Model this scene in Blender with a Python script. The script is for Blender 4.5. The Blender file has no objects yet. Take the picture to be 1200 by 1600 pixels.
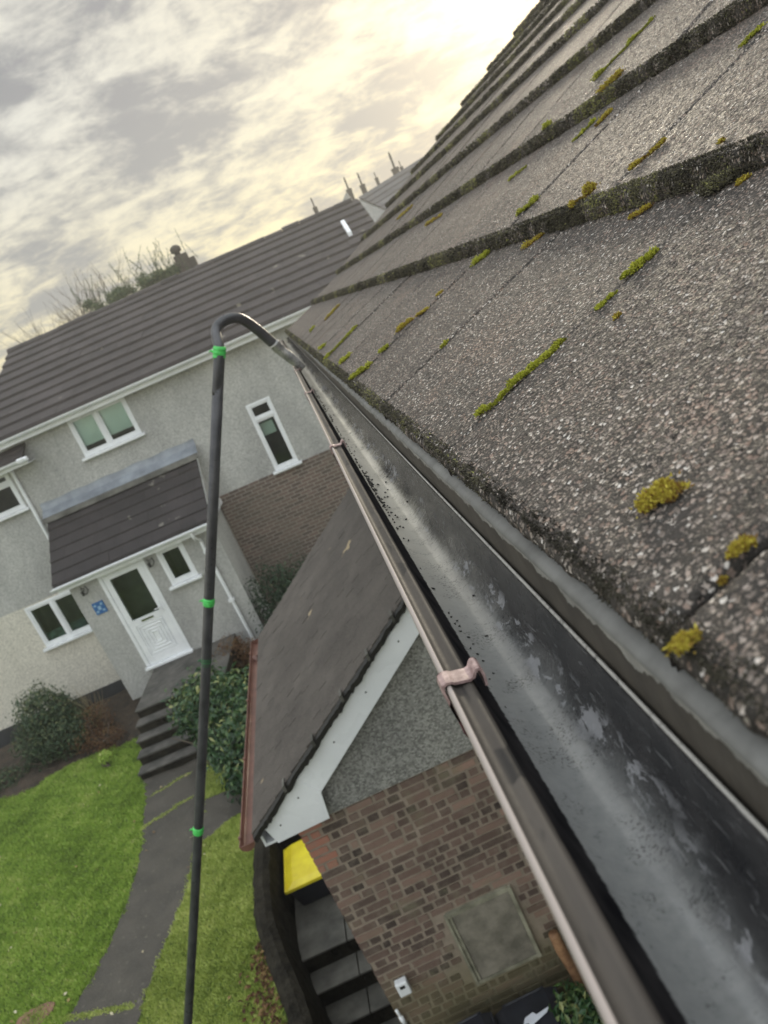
import bpy, math
import numpy as np
from mathutils import Vector, Matrix
R = math.radians
rng = np.random.default_rng(7)
scene = bpy.context.scene
COL = scene.collection

# ------------------------------------------------------------------ camera
cam_d = bpy.data.cameras.new('camera')
cam = bpy.data.objects.new('camera', cam_d); COL.objects.link(cam)
cam_d.sensor_fit = 'VERTICAL'; cam_d.sensor_height = 36.0; cam_d.lens = 1232.14 / 1600 * 36
CR = Vector((0.91200267, -0.14004287, -0.38553744))
CU = Vector((0.40894823, 0.23752066, 0.88110458))
CF = Vector((0.03181931, 0.96123459, -0.27388976))
cam.matrix_world = Matrix(((CR.x, CU.x, -CF.x, 0), (CR.y, CU.y, -CF.y, 0), (CR.z, CU.z, -CF.z, 0), (0, 0, 0, 1)))
cam_d.clip_start = 0.02; cam_d.clip_end = 1500
cam_d.dof.use_dof = True; cam_d.dof.focus_distance = 1.0; cam_d.dof.aperture_fstop = 9.5
scene.camera = cam

# ------------------------------------------------------------------ sun and sky
SUN_AZ, SUN_EL = R(23), R(15)
sdir = Vector((math.sin(SUN_AZ) * math.cos(SUN_EL), math.cos(SUN_AZ) * math.cos(SUN_EL), math.sin(SUN_EL)))
sl = bpy.data.lights.new('sun', 'SUN'); sl.energy = 2.0; sl.angle = R(10); sl.color = (1.0, 0.88, 0.68)
so = bpy.data.objects.new('sun', sl); COL.objects.link(so)
so.rotation_euler = sdir.to_track_quat('Z', 'Y').to_euler()
scene.view_settings.view_transform = 'Standard'; scene.view_settings.look = 'None'
scene.view_settings.exposure = 0.35; scene.view_settings.gamma = 1.0

class NT:
    """small helper to write node trees"""
    def __init__(s, tree):
        s.t = tree; s.n = tree.nodes; s.l = tree.links
    def node(s, typ, **kw):
        nd = s.n.new(typ)
        ins = kw.pop('ins', {})
        for k, v in kw.items(): setattr(nd, k, v)
        for k, v in ins.items(): s.set(nd, k, v)
        return nd
    def set(s, nd, k, v):
        sock = nd.inputs[k]
        if isinstance(v, bpy.types.NodeSocket): s.l.new(v, sock)
        elif isinstance(v, bpy.types.Node): s.l.new(v.outputs[0], sock)
        else:
            if hasattr(sock.default_value, '__len__') and len(sock.default_value) == 4 and len(v) == 3: v = (*v, 1)
            sock.default_value = v
    def math(s, op, a, b=0.0, c=0.0, clamp=False):
        nd = s.n.new('ShaderNodeMath'); nd.operation = op; nd.use_clamp = clamp
        s.set(nd, 0, a); s.set(nd, 1, b)
        if op in ('MULTIPLY_ADD', 'SMOOTH_MIN', 'COMPARE'): s.set(nd, 2, c)
        return nd.outputs[0]
    def ramp(s, fac, pts, interp='LINEAR'):
        nd = s.n.new('ShaderNodeValToRGB'); cr = nd.color_ramp; cr.interpolation = interp
        while len(cr.elements) < len(pts): cr.elements.new(0.5)
        for e, (p, c) in zip(cr.elements, pts):
            e.position = p; e.color = (*c, 1) if hasattr(c, '__len__') else (c, c, c, 1)
        s.set(nd, 'Fac', fac); return nd.outputs[0]
    def smooth(s, v, a, b, lo=0.0, hi=1.0):
        nd = s.n.new('ShaderNodeMapRange'); nd.interpolation_type = 'SMOOTHSTEP'
        s.set(nd, 0, v); s.set(nd, 1, a); s.set(nd, 2, b); s.set(nd, 3, lo); s.set(nd, 4, hi); return nd.outputs[0]
    def mix(s, f, a, b, blend='MIX'):
        nd = s.n.new('ShaderNodeMix'); nd.data_type = 'RGBA'; nd.blend_type = blend
        s.set(nd, 0, f); s.set(nd, 6, a); s.set(nd, 7, b); return nd.outputs[2]
    def noise(s, vec, scale, detail=3.0, rough=0.5, dist=0.0):
        nd = s.n.new('ShaderNodeTexNoise'); s.set(nd, 'Vector', vec)
        s.set(nd, 'Scale', scale); s.set(nd, 'Detail', detail); s.set(nd, 'Roughness', rough); s.set(nd, 'Distortion', dist)
        return nd.outputs['Fac']
    def mapping(s, vec, scale=(1, 1, 1), rot=(0, 0, 0), loc=(0, 0, 0)):
        nd = s.n.new('ShaderNodeMapping'); s.set(nd, 'Vector', vec)
        nd.inputs['Scale'].default_value = scale; nd.inputs['Rotation'].default_value = rot; nd.inputs['Location'].default_value = loc
        return nd.outputs[0]
    def xyz(s, vec):
        nd = s.n.new('ShaderNodeSeparateXYZ'); s.set(nd, 0, vec); return nd.outputs
    def comb(s, x, y, z):
        nd = s.n.new('ShaderNodeCombineXYZ'); s.set(nd, 0, x); s.set(nd, 1, y); s.set(nd, 2, z); return nd.outputs[0]
    def pos(s):
        return s.n.new('ShaderNodeNewGeometry').outputs['Position']
    def attr(s, name):
        nd = s.n.new('ShaderNodeAttribute'); nd.attribute_name = name; return nd.outputs['Fac']

w = bpy.data.worlds.new('World'); scene.world = w; w.use_nodes = True
T = NT(w.node_tree); w.node_tree.nodes.clear()
tc = T.node('ShaderNodeTexCoord').outputs['Generated']
dx, dy, dz = T.xyz(tc)
den = T.math('ADD', T.math('MAXIMUM', dz, 0.0), 0.30)
px = T.math('DIVIDE', dx, den); py = T.math('DIVIDE', dy, den)
cv = T.comb(px, py, 0.0)
n1 = T.noise(cv, 3.0, 8.0, 0.58, 0.25)
n2 = T.noise(T.mapping(cv, loc=(5.2, 1.3, 0), rot=(0, 0, R(-15)), scale=(1, 1.5, 1)), 7.5, 7.0, 0.62, 0.5)
n3 = T.noise(T.mapping(cv, loc=(1.2, 7.3, 0)), 21.0, 5.0, 0.6, 0.4)
cl = T.math('ADD', T.math('MULTIPLY', n1, 0.55), T.math('ADD', T.math('MULTIPLY', n2, 0.33), T.math('MULTIPLY', n3, 0.12)))
clf = T.smooth(cl, 0.415, 0.60)
sd = T.node('ShaderNodeVectorMath', operation='DOT_PRODUCT', ins={0: tc, 1: tuple(sdir)}).outputs['Value']
near = T.math('POWER', T.math('MAXIMUM', sd, 0.0), 14.0)
glow = T.math('POWER', T.math('MAXIMUM', sd, 0.0), 130.0)
lowk = T.smooth(dz, 0.30, 0.02)
lightc = T.mix(lowk, (0.64, 0.63, 0.575), (0.78, 0.68, 0.42))
darkc = T.mix(lowk, (0.23, 0.23, 0.24), (0.30, 0.295, 0.285))
base = T.mix(clf, darkc, lightc)
base = T.mix(T.math('MULTIPLY', near, T.math('MULTIPLY', clf, 0.45)), base, (0.98, 0.82, 0.42))
gl = T.math('MULTIPLY', glow, T.math('ADD', T.math('MULTIPLY', clf, 0.7), 0.9))
base = T.mix(1.0, base, T.mix(gl, (0, 0, 0), (0.85, 0.68, 0.38)), 'ADD')
# brightness added overhead and behind the camera, out of view, to light the facade
bright = T.math('ADD', 1.0, T.math('ADD', T.smooth(dz, 0.45, 0.85, 0.0, 1.4), T.smooth(dy, 0.72, 0.1, 0.0, 1.5)))
base = T.node('ShaderNodeVectorMath', operation='SCALE', ins={0: base, 'Scale': bright}).outputs[0]
base = T.mix(T.math('MAXIMUM', T.smooth(dz, 0.45, 0.85), T.smooth(dy, 0.72, 0.1)), base, (0.90, 0.96, 1.04), 'MULTIPLY')
base = T.mix(T.smooth(dz, -0.01, -0.06), base, (0.16, 0.15, 0.13))
sky = T.node('ShaderNodeTexSky', sky_type='NISHITA', sun_disc=False, sun_elevation=SUN_EL, sun_rotation=SUN_AZ)
bg1 = T.node('ShaderNodeBackground', ins={'Color': sky.outputs[0], 'Strength': 0.10})
bg2 = T.node('ShaderNodeBackground', ins={'Color': base, 'Strength': 1.0})
mx = T.node('ShaderNodeMixShader', ins={0: 0.92, 1: bg1, 2: bg2})
T.node('ShaderNodeOutputWorld', ins={0: mx})

# ------------------------------------------------------------------ mesh builder
class MB:
    def __init__(s, fr=None):
        s.v = []; s.n = 0; s.f = []; s.a = []; s.fr = fr
    def add(s, verts, faces, tone=0.5):
        verts = np.asarray(verts, float).reshape(-1, 3)
        if s.fr is not None: verts = s.fr(verts)
        faces = [np.asarray(f, int) for f in faces] if not isinstance(faces, np.ndarray) else faces
        if isinstance(faces, np.ndarray): groups = [faces]
        else:
            d = {}
            for f in faces: d.setdefault(len(f), []).append(f)
            groups = [np.array(g) for g in d.values()]
        for g in groups:
            s.f.append(g + s.n)
            s.a.append(np.full(len(g), tone) if np.isscalar(tone) else np.asarray(tone))
        s.v.append(verts); s.n += len(verts); return s
    def box(s, x0, x1, y0, y1, z0, z1, tone=0.5):
        v = [(x0, y0, z0), (x1, y0, z0), (x1, y1, z0), (x0, y1, z0), (x0, y0, z1), (x1, y0, z1), (x1, y1, z1), (x0, y1, z1)]
        return s.add(v, [(0, 3, 2, 1), (4, 5, 6, 7), (0, 1, 5, 4), (1, 2, 6, 5), (2, 3, 7, 6), (3, 0, 4, 7)], tone)
    def hexa(s, v, tone=0.5):
        return s.add(v, [(0, 3, 2, 1), (4, 5, 6, 7), (0, 1, 5, 4), (1, 2, 6, 5), (2, 3, 7, 6), (3, 0, 4, 7)], tone)
    def prism(s, poly, d, tone=0.5):
        """extrude a planar polygon (list of 3d points) by vector d"""
        p = np.asarray(poly, float); n = len(p); q = p + np.asarray(d, float)
        fs = [tuple(range(n))[::-1], tuple(range(n, 2 * n))] + [(i, (i + 1) % n, n + (i + 1) % n, n + i) for i in range(n)]
        return s.add(np.vstack([p, q]), fs, tone)
    def tube(s, pts, r, n=10, cap=True, tone=0.5, flat=1.0):
        pts = np.asarray(pts, float); m = len(pts); r = np.full(m, r) if np.isscalar(r) else np.asarray(r)
        t = np.gradient(pts, axis=0); t /= np.linalg.norm(t, axis=1)[:, None] + 1e-12
        up = np.array([0, 0, 1.0]) if abs(t[0][2]) < 0.9 else np.array([1.0, 0, 0])
        a = np.cross(t[0], up); a /= np.linalg.norm(a); vs = []
        for i in range(m):
            a = a - t[i] * (a @ t[i]); a /= np.linalg.norm(a); b = np.cross(t[i], a)
            for k in range(n):
                th = 2 * math.pi * k / n
                vs.append(pts[i] + r[i] * (math.cos(th) * a + flat * math.sin(th) * b))
        fs = [(i * n + k, i * n + (k + 1) % n, (i + 1) * n + (k + 1) % n, (i + 1) * n + k) for i in range(m - 1) for k in range(n)]
        if cap: fs += [tuple(range(n))[::-1], tuple(range((m - 1) * n, m * n))]
        return s.add(vs, fs, tone)
    def grid(s, V, closed=False, tone=0.5):
        """V: array (a,b,3)"""
        a, b = V.shape[:2]; idx = np.arange(a * b).reshape(a, b)
        f = np.stack([idx[:-1, :-1], idx[1:, :-1], idx[1:, 1:], idx[:-1, 1:]], -1).reshape(-1, 4)
        return s.add(V.reshape(-1, 3), f, tone)
    def spikes(s, P, D, L, W, tone):
        """many tiny 3 sided pyramids"""
        n = len(P); D = D / (np.linalg.norm(D, axis=1)[:, None] + 1e-9)
        h = rng.normal(size=(n, 3)); A = np.cross(D, h); A /= np.linalg.norm(A, axis=1)[:, None] + 1e-9; B = np.cross(D, A)
        L = np.broadcast_to(L, n)[:, None]; W = np.broadcast_to(W, n)[:, None]
        V = np.stack([P + A * W, P + (-.5 * A + .87 * B) * W, P + (-.5 * A - .87 * B) * W, P + D * L], 1)
        i = np.arange(n)[:, None] * 4
        F = np.stack([i + [0, 1, 3], i + [1, 2, 3], i + [2, 0, 3]], 1).reshape(-1, 3)
        return s.add(V.reshape(-1, 3), F, np.repeat(tone, 3))
    def leaves(s, P, N, L, W, tone, droop=0.25):
        """folded leaves: two quads each"""
        n = len(P); N = N / (np.linalg.norm(N, axis=1)[:, None] + 1e-9)
        h = rng.normal(size=(n, 3)); A = np.cross(N, h); A /= np.linalg.norm(A, axis=1)[:, None] + 1e-9; B = np.cross(N, A)
        L = np.broadcast_to(L, n)[:, None]; W = np.broadcast_to(W, n)[:, None]
        dn = -N * L * droop
        V = np.stack([P, P + A * L * .5 + B * W * .5 + N * W * .15, P + A * L + dn, P + A * L * .5 - B * W * .5 + N * W * .15, P + A * L * .5], 1)
        i = np.arange(n)[:, None] * 5
        F = np.stack([i + [0, 1, 4], i + [1, 2, 4], i + [2, 3, 4], i + [3, 0, 4]], 1).reshape(-1, 3)
        return s.add(V.reshape(-1, 3), F, np.repeat(tone, 4))
    def build(s, name, mat, parent=None, smooth=False, bevel=0.0, bseg=2):
        me = bpy.data.meshes.new(name)
        V = np.vstack(s.v)
        off = np.zeros(3)
        p = parent
        while p is not None: off = off + np.array(p.location); p = p.parent
        V = V - off
        me.vertices.add(len(V)); me.vertices.foreach_set('co', V.astype(np.float32).ravel())
        ls = np.concatenate([g.ravel() for g in s.f]); tot = np.concatenate([np.full(len(g), g.shape[1]) for g in s.f])
        st = np.concatenate([[0], np.cumsum(tot)[:-1]])
        me.loops.add(len(ls)); me.loops.foreach_set('vertex_index', ls.astype(np.int32))
        me.polygons.add(len(tot)); me.polygons.foreach_set('loop_start', st.astype(np.int32))
        me.polygons.foreach_set('loop_total', tot.astype(np.int32))
        me.update(calc_edges=True)
        at = me.attributes.new('tone', 'FLOAT', 'FACE'); at.data.foreach_set('value', np.concatenate(s.a).astype(np.float32))
        me.polygons.foreach_set('use_smooth', np.full(len(tot), bool(smooth)))
        me.validate()
        o = bpy.data.objects.new(name, me); COL.objects.link(o)
        if mat is not None: me.materials.append(mat)
        if parent is not None: o.parent = parent
        if bevel:
            b = o.modifiers.new('bevel', 'BEVEL'); b.width = bevel; b.segments = bseg; b.limit_method = 'ANGLE'; b.angle_limit = R(40)
        return o

def empty(name, loc=(0, 0, 0)):
    o = bpy.data.objects.new(name, None); COL.objects.link(o); o.location = loc; o.empty_display_size = 0.2; return o
def tag(o, label=None, cat=None, group=None, kind=None):
    if label: o['label'] = label
    if cat: o['category'] = cat
    if group: o['group'] = group
    if kind: o['kind'] = kind
    return o

# ------------------------------------------------------------------ materials
def new_mat(name):
    m = bpy.data.materials.new(name); m.use_nodes = True; m.node_tree.nodes.clear()
    t = NT(m.node_tree); p = t.node('ShaderNodeBsdfPrincipled'); t.node('ShaderNodeOutputMaterial', ins={0: p})
    return m, t, p
def bump(t, p, h, strength=0.5, dist=0.01):
    b = t.node('ShaderNodeBump', ins={'Strength': strength, 'Distance': dist, 'Height': h}); t.set(p, 'Normal', b.outputs[0])
def simple(name, col, col2=None, rough=0.5, scale=3.0, bscale=0, bstr=0.3, bdist=0.003, metal=0.0, detail=4.0, spec=0.5, lo=.35, hi=.65):
    m, t, p = new_mat(name); P = t.pos()
    if col2 is None: col2 = tuple(c * 0.7 for c in col)
    f = t.noise(P, scale, detail, 0.6)
    t.set(p, 'Base Color', t.ramp(f, [(lo, col2), (hi, col)]))
    t.set(p, 'Roughness', t.smooth(t.noise(P, scale * 2.3), 0.3, 0.7, rough * 0.85, min(1, rough * 1.15)))
    p.inputs['Metallic'].default_value = metal; p.inputs['Specular IOR Level'].default_value = spec
    if bscale: bump(t, p, t.noise(P, bscale, 3.0), bstr, bdist)
    return m

def mat_granule_tile():
    m, t, p = new_mat('granular_tile'); P = t.pos()
    Pd = t.node('ShaderNodeVectorMath', operation='ADD', ins={0: P, 1: t.node('ShaderNodeVectorMath', operation='SCALE', ins={0: t.node('ShaderNodeTexNoise', ins={'Vector': P, 'Scale': 180.0}).outputs['Color'], 'Scale': 0.0022}).outputs[0]}).outputs[0]
    Pf = t.mapping(Pd, scale=(1, 1, 0.6))
    v1 = t.node('ShaderNodeTexVoronoi', ins={'Vector': Pf, 'Scale': 235.0, 'Randomness': 1.0})
    v2 = t.node('ShaderNodeTexVoronoi', ins={'Vector': Pf, 'Scale': 520.0, 'Randomness': 1.0})
    r1 = t.xyz(v1.outputs['Color']); r2 = t.xyz(v2.outputs['Color'])
    d1 = t.smooth(v1.outputs['Distance'], 0.62, 0.18); d2 = t.smooth(v2.outputs['Distance'], 0.6, 0.1)
    big = t.math('MULTIPLY', d1, t.math('ADD', 0.25, t.math('MULTIPLY', r1[0], 0.75)))
    h = t.math('ADD', big, t.math('MULTIPLY', d2, 0.30))
    stone = t.ramp(r1[1], [(0.0, (0.07, 0.060, 0.055)), (0.35, (0.135, 0.118, 0.105)), (0.62, (0.21, 0.18, 0.158)), (0.80, (0.34, 0.30, 0.265)), (0.93, (0.56, 0.52, 0.47)), (1.0, (0.76, 0.73, 0.69))])
    stone = t.mix(t.smooth(r1[2], 0.7, 0.95, 0.0, 0.45), stone, (0.30, 0.185, 0.135))
    patch = t.noise(P, 5.5, 4.0, 0.6)
    stone = t.mix(t.smooth(patch, 0.52, 0.70, 0.0, 0.5), stone, (0.30, 0.205, 0.16))
    stone = t.mix(t.smooth(t.noise(t.mapping(P, loc=(3, 3, 3)), 9.0, 3.0), 0.52, 0.66, 0.0, 0.45), stone, (0.06, 0.055, 0.05))
    tn = t.attr('tone'); stone = t.mix(t.math('MULTIPLY', tn, 0.30), stone, (0.33, 0.26, 0.215), 'MIX')
    lich = t.smooth(t.noise(t.mapping(P, loc=(8, 1, 3)), 34.0, 4.0, 0.65), 0.665, 0.70, 0.0, 0.6); stone = t.mix(lich, stone, (0.42, 0.40, 0.33))
    matrix = t.ramp(t.noise(P, 30.0), [(0.3, (0.022, 0.020, 0.018)), (0.7, (0.055, 0.048, 0.042))])
    col = t.mix(t.smooth(h, 0.12, 0.45), matrix, stone)
    # algae film towards the lower tile edges is a stain with its own ragged outline
    t.set(p, 'Base Color', col); t.set(p, 'Roughness', t.smooth(r1[0], 0, 1, 0.6, 0.9))
    p.inputs['Specular IOR Level'].default_value = 0.25
    dsp = t.node('ShaderNodeDisplacement', ins={'Height': t.math('ADD', h, t.math('MULTIPLY', t.noise(P, 45.0, 3.0), 0.8)), 'Midlevel': 0.5, 'Scale': 0.0021})
    out = [n for n in t.n if n.type == 'OUTPUT_MATERIAL'][0]; t.l.new(dsp.outputs[0], out.inputs['Displacement'])
    m.displacement_method = 'BOTH'
    return m
M = {}
M['tile'] = mat_granule_tile()

def mat_tone(name, pts, rough=0.8, spec=0.3, nscale=0, trans=0.0):
    m, t, p = new_mat(name)
    a = t.attr('tone')
    if nscale: a = t.math('ADD', a, t.math('MULTIPLY', t.math('SUBTRACT', t.noise(t.pos(), nscale, 3), 0.5), 0.9))
    c = t.ramp(a, pts); t.set(p, 'Base Color', c); p.inputs['Roughness'].default_value = rough; p.inputs['Specular IOR Level'].default_value = spec
    if trans:
        tr = t.node('ShaderNodeBsdfTranslucent', ins={'Color': c}); mx = t.node('ShaderNodeMixShader', ins={0: trans, 1: p, 2: tr})
        out = [n for n in t.n if n.type == 'OUTPUT_MATERIAL'][0]; t.l.new(mx.outputs[0], out.inputs[0])
    return m
M['moss'] = mat_tone('moss_green', [(0, (0.07, 0.055, 0.015)), (0.3, (0.24, 0.25, 0.03)), (0.65, (0.45, 0.48, 0.05)), (1, (0.62, 0.60, 0.11))], 0.8, 0.2, 0, 0.35)
M['moss_rust'] = mat_tone('moss_rust', [(0, (0.09, 0.045, 0.018)), (0.35, (0.28, 0.16, 0.04)), (0.6, (0.46, 0.38, 0.05)), (1, (0.64, 0.56, 0.10))], 0.8, 0.2, 0, 0.35)
M['moss_dark'] = mat_tone('moss_dark', [(0, (0.022, 0.020, 0.017)), (0.5, (0.085, 0.078, 0.058)), (0.85, (0.16, 0.15, 0.09)), (1, (0.28, 0.28, 0.10))], 0.9, 0.15, 14.0, 0.1)
M['laurel'] = mat_tone('laurel_leaf', [(0, (0.012, 0.035, 0.018)), (0.5, (0.03, 0.085, 0.03)), (0.85, (0.09, 0.15, 0.045)), (1, (0.30, 0.32, 0.12))], 0.35, 0.5, 0, 0.2)
M['shrub'] = mat_tone('shrub_leaf', [(0, (0.015, 0.032, 0.016)), (0.6, (0.045, 0.085, 0.04)), (1, (0.15, 0.17, 0.07))], 0.5, 0.4, 0, 0.2)
M['brownshrub'] = mat_tone('brown_shrub', [(0, (0.05, 0.025, 0.015)), (0.6, (0.13, 0.065, 0.035)), (1, (0.24, 0.16, 0.07))], 0.8, 0.2, 0, 0.2)
M['evergreen'] = mat_tone('evergreen_leaf', [(0, (0.03, 0.05, 0.025)), (0.6, (0.07, 0.11, 0.05)), (1, (0.16, 0.19, 0.08))], 0.6, 0.3, 0, 0.25)
M['bark'] = simple('bark', (0.13, 0.105, 0.08), rough=0.9, scale=8)
M['grass'] = mat_tone('grass_blade', [(0, (0.15, 0.22, 0.04)), (0.3, (0.26, 0.39, 0.065)), (0.55, (0.35, 0.51, 0.085)), (0.85, (0.52, 0.62, 0.16)), (1, (0.66, 0.66, 0.30))], 0.6, 0.3, 0, 0.35)
M['grass2'] = mat_tone('grass_blade_dry', [(0, (0.20, 0.27, 0.05)), (0.5, (0.45, 0.54, 0.13)), (1, (0.68, 0.70, 0.28))], 0.6, 0.3, 0, 0.35)

def mat_gutter():
    m, t, p = new_mat('gutter_plastic'); P = t.pos(); x, y, z = t.xyz(P)
    str_ = t.noise(t.mapping(P, scale=(1, 0.22, 1)), 38.0, 5.0, 0.65, 0.6)
    fine = t.noise(P, 120.0, 5.0, 0.7)
    low = t.noise(t.mapping(P, scale=(1, 0.35, 1)), 16.0, 3.0, 0.5)
    edge = t.math('ADD', x, t.math('ADD', t.math('MULTIPLY', t.math('SUBTRACT', low, 0.5), 0.035), t.math('MULTIPLY', t.math('SUBTRACT', str_, 0.5), 0.022)))
    film = t.math('MULTIPLY', t.smooth(edge, 0.102, 0.060), t.smooth(t.math('ADD', x, t.math('MULTIPLY', t.math('SUBTRACT', fine, .5), .003)), 0.0395, 0.0415))
    # thin streaks where the silt was rubbed away, and crusts of lime towards the back
    blot = t.noise(t.mapping(P, scale=(1, 0.45, 1)), 60.0, 6.0, 0.7, 0.4)
    lime = t.math('MULTIPLY', t.smooth(blot, 0.51, 0.56), t.math('MULTIPLY', t.smooth(t.math('ADD', t.noise(t.mapping(P, scale=(1, .3, 1), loc=(0, 4.07, 0)), 14.0, 2.0), t.smooth(y, 0.60, 0.35, 0.0, 0.10)), 0.50, 0.56), t.smooth(z, -0.330, -0.345)))
    lime = t.math('MULTIPLY', lime, t.smooth(x, 0.078, 0.084))
    scr = t.smooth(t.noise(t.mapping(P, scale=(1, 0.10, 1), rot=(0, 0, R(24))), 150.0, 2.0, 0.5, 2.2), 0.64, 0.68)
    black = t.ramp(t.noise(P, 26.0, 4.0), [(0.3, (0.012, 0.012, 0.014)), (0.7, (0.035, 0.033, 0.034))])
    silt_sheenc = t.ramp(fine, [(0.25, (0.19, 0.197, 0.195)), (0.5, (0.235, 0.24, 0.235)), (0.78, (0.29, 0.29, 0.28))])
    silt_sheenc = t.mix(t.smooth(t.math('ADD', y, t.math('MULTIPLY', t.noise(t.mapping(P, scale=(1, .3, 1)), 9.0), 0.6)), 0.8, 1.7, 0.0, 0.85), silt_sheenc, (0.74, 0.69, 0.57))  # bright sheen of the far trough put into the silt colour as cream
    grit = t.math('MULTIPLY', t.smooth(t.noise(P, 420.0, 3.0, 0.6), 0.52, 0.60), t.smooth(t.noise(t.mapping(P, loc=(1, 2, 3)), 22.0, 4.0, 0.65), 0.50, 0.60))
    silt_sheenc = t.mix(t.math('MULTIPLY', grit, 0.75), silt_sheenc, (0.03, 0.03, 0.028))
    col = t.mix(film, black, silt_sheenc)
    col = t.mix(t.math('MULTIPLY', lime, 0.8), col, (0.30, 0.30, 0.31))
    col = t.mix(t.math('MULTIPLY', t.math('MULTIPLY', scr, t.smooth(x, 0.05, 0.075)), 0.45), col, (0.25, 0.25, 0.25))
    # weathered brown-grey outer rim, the highlight along its bead painted pale
    rim = t.math('MULTIPLY', t.smooth(x, 0.0282, 0.0266), 1.0)
    rimc = t.ramp(t.noise(t.mapping(P, scale=(1, 0.1, 1)), 50.0, 4.0, 0.6), [(0.3, (0.045, 0.040, 0.036)), (0.7, (0.085, 0.075, 0.066))])
    drop = t.smooth(t.noise(t.mapping(P, scale=(1, 0.35, 1), loc=(0, 9, 0)), 45.0, 2.0, 0.4), 0.60, 0.64)
    rimc = t.mix(t.math('MULTIPLY', drop, t.smooth(x, 0.014, 0.02)), rimc, (0.03, 0.028, 0.027))
    rimc = t.mix(t.smooth(x, 0.0112, 0.0104, 0.0, 0.8), rimc, (0.45, 0.39, 0.36))
    col = t.mix(rim, col, rimc)
    bead = t.smooth(x, 0.1069, 0.1073)
    col = t.mix(t.math('MULTIPLY', bead, t.smooth(fine, 0.25, 0.5)), col, (0.36, 0.345, 0.32))
    t.set(p, 'Base Color', col)
    ro = t.math('ADD', 0.25, t.math('ADD', t.math('MULTIPLY', film, 0.06), t.math('MULTIPLY', rim, 0.27))); ro = t.math('ADD', ro, t.math('MULTIPLY', t.math('SUBTRACT', fine, 0.5), 0.25))
    t.set(p, 'Roughness', ro)
    h = t.math('ADD', t.math('MULTIPLY', film, t.math('ADD', t.math('MULTIPLY', fine, 0.35), grit)), t.math('ADD', t.math('MULTIPLY', lime, 1.5), t.math('MULTIPLY', scr, 0.2)))
    t.set(p, 'Coat Weight', t.math('MULTIPLY', film, 0.7)); t.set(p, 'Specular IOR Level', t.math('MULTIPLY', t.math('ADD', 0.13, t.math('MULTIPLY', film, 0.3)), t.math('SUBTRACT', 1.0, t.math('MULTIPLY', t.smooth(x, 0.0262, 0.0268), t.smooth(x, 0.0415, 0.0395))))); p.inputs['Coat Roughness'].default_value = 0.16
    bump(t, p, h, 0.25, 0.0010)
    return m
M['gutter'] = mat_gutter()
def mat_fascia():
    m, t, p = new_mat('fascia_peeling'); P = t.pos(); x, y, z = t.xyz(P)
    nn = t.noise(t.mapping(P, scale=(1, 0.7, 0.7)), 26.0, 6.0, 0.7)
    zz = t.math('ADD', z, t.math('MULTIPLY', t.math('SUBTRACT', nn, 0.5), 0.045))
    pale = t.smooth(zz, -0.2605, -0.2598)
    dark = t.ramp(t.noise(P, 18.0, 5.0, 0.65), [(0.3, (0.035, 0.030, 0.024)), (0.7, (0.085, 0.074, 0.060))])
    pc = t.ramp(t.noise(P, 40.0, 3.0), [(0.3, (0.20, 0.195, 0.18)), (0.7, (0.32, 0.31, 0.28))])
    t.set(p, 'Base Color', t.mix(pale, dark, pc)); p.inputs['Roughness'].default_value = 0.55
    bump(t, p, t.math('ADD', pale, t.math('MULTIPLY', t.noise(P, 150.0), 0.4)), 0.5, 0.0015); return m
M['fascia'] = mat_fascia()
M['tray'] = simple('eaves_tray', (0.165, 0.165, 0.158), (0.095, 0.095, 0.09), 0.5, 22, 120, 0.2, 0.001)
M['clip'] = simple('clip_plastic', (0.46, 0.33, 0.31), (0.20, 0.13, 0.125), 0.45, 130, 300, 0.4, 0.0006, detail=7)
M['clip_dark'] = simple('clip_arm', (0.13, 0.045, 0.05), (0.08, 0.03, 0.035), 0.5, 40)
M['pvc'] = simple('white_plastic', (0.86, 0.88, 0.90), (0.75, 0.77, 0.79), 0.28, 1.7)
M['lead'] = simple('lead_flashing', (0.30, 0.33, 0.37), (0.17, 0.19, 0.22), 0.4, 3.0, 30, 0.3, 0.006)
M['pole'] = simple('carbon_pole', (0.055, 0.055, 0.060), (0.028, 0.028, 0.032), 0.32, 12, 200, 0.1, 0.0004)
M['tape'] = simple('green_tape', (0.09, 0.62, 0.13), (0.04, 0.42, 0.07), 0.4, 40, 120, 0.4, 0.001)
M['alu'] = simple('worn_nozzle', (0.42, 0.41, 0.39), (0.16, 0.16, 0.16), 0.3, 16, metal=0.4)
M['brown'] = simple('brown_plastic', (0.20, 0.095, 0.07), (0.13, 0.06, 0.045), 0.35, 6)
M['concrete'] = simple('dark_concrete', (0.095, 0.088, 0.078), (0.035, 0.034, 0.03), 0.85, 3.5, 60, 0.5, 0.004, detail=8)
M['oldwall'] = simple('weathered_wall_riser_shade', (0.034, 0.030, 0.022), (0.009, 0.008, 0.006), 0.95, 6.0, 30, 1.0, 0.02, detail=9, spec=0.15)
M['slab'] = simple('paving_slab', (0.15, 0.145, 0.125), (0.06, 0.058, 0.05), 0.8, 3.0, 70, 0.4, 0.003, detail=8)
M['slabpale'] = simple('pale_trim', (0.36, 0.345, 0.26), (0.17, 0.165, 0.12), 0.7, 6.0)
M['tapedark'] = simple('old_green_tape', (0.03, 0.14, 0.05), (0.02, 0.08, 0.03), 0.5, 40)
M['panel'] = simple('cement_panel', (0.27, 0.245, 0.20), (0.13, 0.12, 0.095), 0.85, 7.0, 110, 0.4, 0.003, detail=8)
M['soil'] = simple('soil', (0.060, 0.042, 0.028), (0.025, 0.02, 0.014), 0.95, 6.0, 25, 1.0, 0.03)
M['yellow'] = simple('yellow_plastic', (0.80, 0.68, 0.03), (0.68, 0.55, 0.02), 0.42, 5)
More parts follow.
